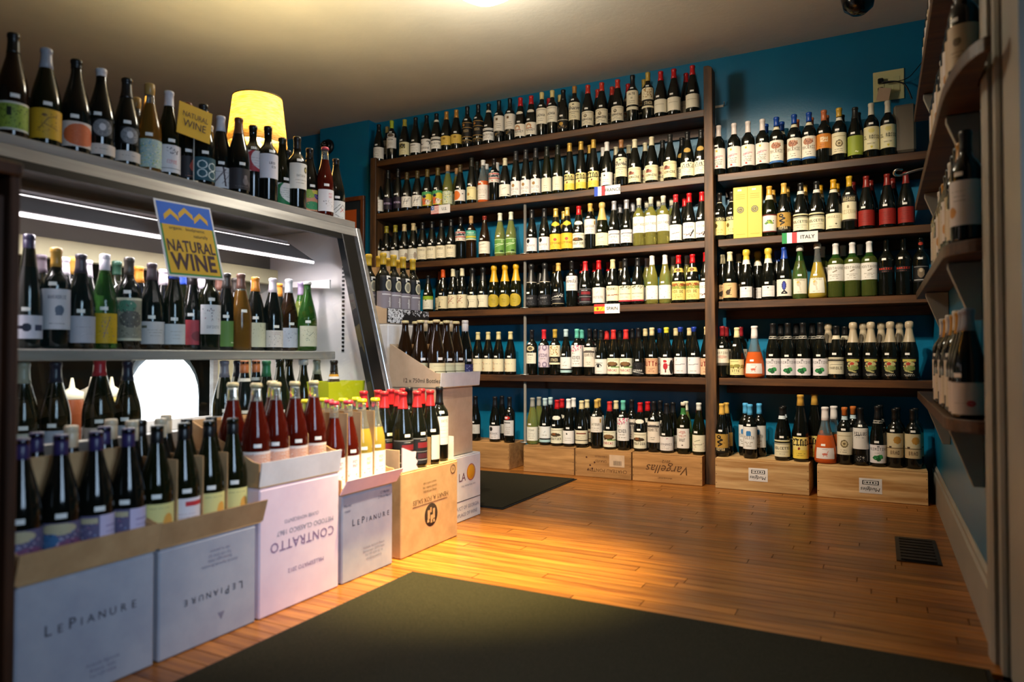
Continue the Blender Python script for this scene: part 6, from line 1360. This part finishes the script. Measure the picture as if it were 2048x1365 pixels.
place([('p8', -1.87, 2.292), ('p8', -1.87, 2.386), ('p8', -1.87, 2.474), ('p8', -1.87, 2.565)], .3305, 'in the back row ' + EC, ('torn flap', 'white carton'))
UP_ = 'above plain kraft carton'
place([('q1', -1.805, 2.728), ('q1', -1.805, 2.813), ('q1', -1.805, 2.898), ('q2', -1.805, 2.982)], .6385, UP_, ('printed tray side', 'rack'))
place([('q1', -1.893, 2.728), ('q1', -1.893, 2.813), ('q1', -1.893, 2.898), ('q4', -1.893, 2.982)], .6385, 'second row ' + UP_, ('printed tray side', 'rack'))
place([('q1', -1.980, 2.728), ('q1', -1.980, 2.813), ('q4', -1.980, 2.898)], .6385, 'back row ' + UP_, ('printed tray side', 'rack'))
place([('q3', -2.15, 2.780), ('q3', -2.15, 2.862), ('q3', -2.15, 2.942), ('q3', -2.15, 3.026)], .9385, 'in the black tray', ('case end', 'lime-topped label'))
place([('q3', -2.24, 2.780), ('q3', -2.24, 2.862), ('q3', -2.24, 2.942), ('q3', -2.24, 3.026)], .9385, 'in the black tray second row', ('case end', 'lime-topped label'))

# ------------------------------------------------------------------ side wall bottles
T('r1', 'bu', 'dk', ('foil', '#8a8c98', .062), [L((.012, .10), 84, '#c9bcb4', ('c', .66, .35, .09, .1, '#b8404a'), ('x', .25, .45, 1, '#9a8a84'))], 'silver capped dark bottle with red seal label', 'red seal label', hi=True)
T('r2', 'bu', 'dk', ('foil', '#a8741c', .065), [L((.02, .11), 80, '#c9bda8', ('x', .3, .7, 3, '#9a8a74'))], 'amber capped dark bottle with beige label', 'amber cap', hi=True)
T('r3', 'bd', 'dk', ('foil', '#c9c4bc', .062), [L((.05, .16), 80, '#c4bcae', ('x', .3, .7, 3, '#9a8a74'))], 'pale capped dark bottle with pale label', 'pale cap', hi=True)
T('r4', 'bd', 'dk', ('foil', '#141414', .062), [L((.045, .17), 82, '#cfc8c4', ('c', .3, .3, .12, .12, '#b8803a'), ('x', .5, .8, 3, '#9a948c'))], 'black capped dark bottle with big white label', 'big white label', hi=True)
T('r5', 'bd', 'dk', ('foil', '#141414', .062), [L((.045, .165), 84, '#b8a486', ('c', .5, .6, .1, .1, '#6a5a44'), ('x', .2, .4, 2, '#7a6a54'))], 'black capped dark bottle with buff label', 'buff label', hi=True)
def side(z, kinds, where, y0=2.335, dy=.092):
    items = []
    for i, k in enumerate(kinds.split()):
        y = y0 + dy * i
        items.append((put(k, .2195, y, z, R(-28)), k))
    label_row(items, where, ('door casing', 'far rack'))
side(.606, 'r1 r1 r2 r3 r2 r1 r3 r2 r1 r3', 'on the low side shelf')
side(1.095, 'r4 r2 r5 r4 r3 r5 r4 r2 r5 r3', 'on the second side shelf')
side(1.535, 'r5 r5 r4 r3 r2 r5 r4 r3 r5 r4', 'on the third side shelf')
side(1.975, 'r5 r4 r5 r2 r4 r5 r3 r4 r5 r3', 'on the top side shelf', 2.75)

# ------------------------------------------------------------------ back rows
LIMIT = 345
stuff = []
cand = [b for bl in LATER for b in bl]
cand.sort(key=lambda b: math.hypot(b[1], b[2]))
seen = {}
nw = sum(1 for o in C.objects if o.name.startswith('wine_bottle'))
for k, x, y, z, near, where in cand:
    K = KIND[k]
    if near is not None and (K.name != 'wine_bottle' or nw < LIMIT):
        o = put(k, x, y, z, -.1, notag=True)
        nm = KIND[near].nick
        key = (k, near, where)
        seen.setdefault(key, []).append((o, K, nm, where, x))
        if K.name == 'wine_bottle': nw += 1
    else: stuff.append((k, x, y, z))
for (k, near, where), L_ in seen.items():
    L_.sort(key=lambda e: e[4])
    for i, (o, K, nm, wh, x) in enumerate(L_):
        tail = ''
        if len(L_) > 1: tail = ', by the rack post' if i == 0 else ', by the side wall' if i == len(L_) - 1 else ', amid its twins'
        lab = f'{K.nick} bottle behind the {nm} {wh}{tail}' if k != near else f'twin bottle hidden behind the {nm} {wh}{tail}'
        if lab in USED: lab = lab.replace(' bottle', ' second bottle', 1)
        USED.add(lab)
        o['label'] = lab; o['category'] = 'bottle'
if stuff:
    bm = bmesh.new(); mats = []
    def add(me, M):
        n0 = len(bm.faces)
        idx = []
        for m_ in me.materials:
            if m_ not in mats: mats.append(m_)
            idx.append(mats.index(m_))
        t_ = me.copy(); t_.transform(M)
        bm.from_mesh(t_); bpy.data.meshes.remove(t_)
        bm.faces.ensure_lookup_table()
        for f in bm.faces[n0:]: f.material_index = idx[min(f.material_index, len(idx) - 1)]
    for k, x, y, z in stuff:
        K = KIND[k]; M = Matrix.Translation((x, y, z + .0006))
        add(body_mesh(K.shape, K.g, K.s), M)
        if K.cap: add(cap_mesh(K.shape, *K.cap, K.s), M)
        for i, sp in enumerate(K.labels): add(label_mesh(K.shape, K.s, sp, (k, i), *((40, 14) if sp[1] - sp[0] < .04 else (40, 32))), M @ Matrix.Rotation(R(70) if x < -2.3 and y < 3 else 0, 4, 'Z'))
    me = bpy.data.meshes.new('hidden_row_bottles'); bm.to_mesh(me); bm.free(); setmats(me, mats)
    tag(obj('hidden_row_bottles', me), 'wine bottles mostly hidden behind the front rows', 'bottles', kind='stuff')
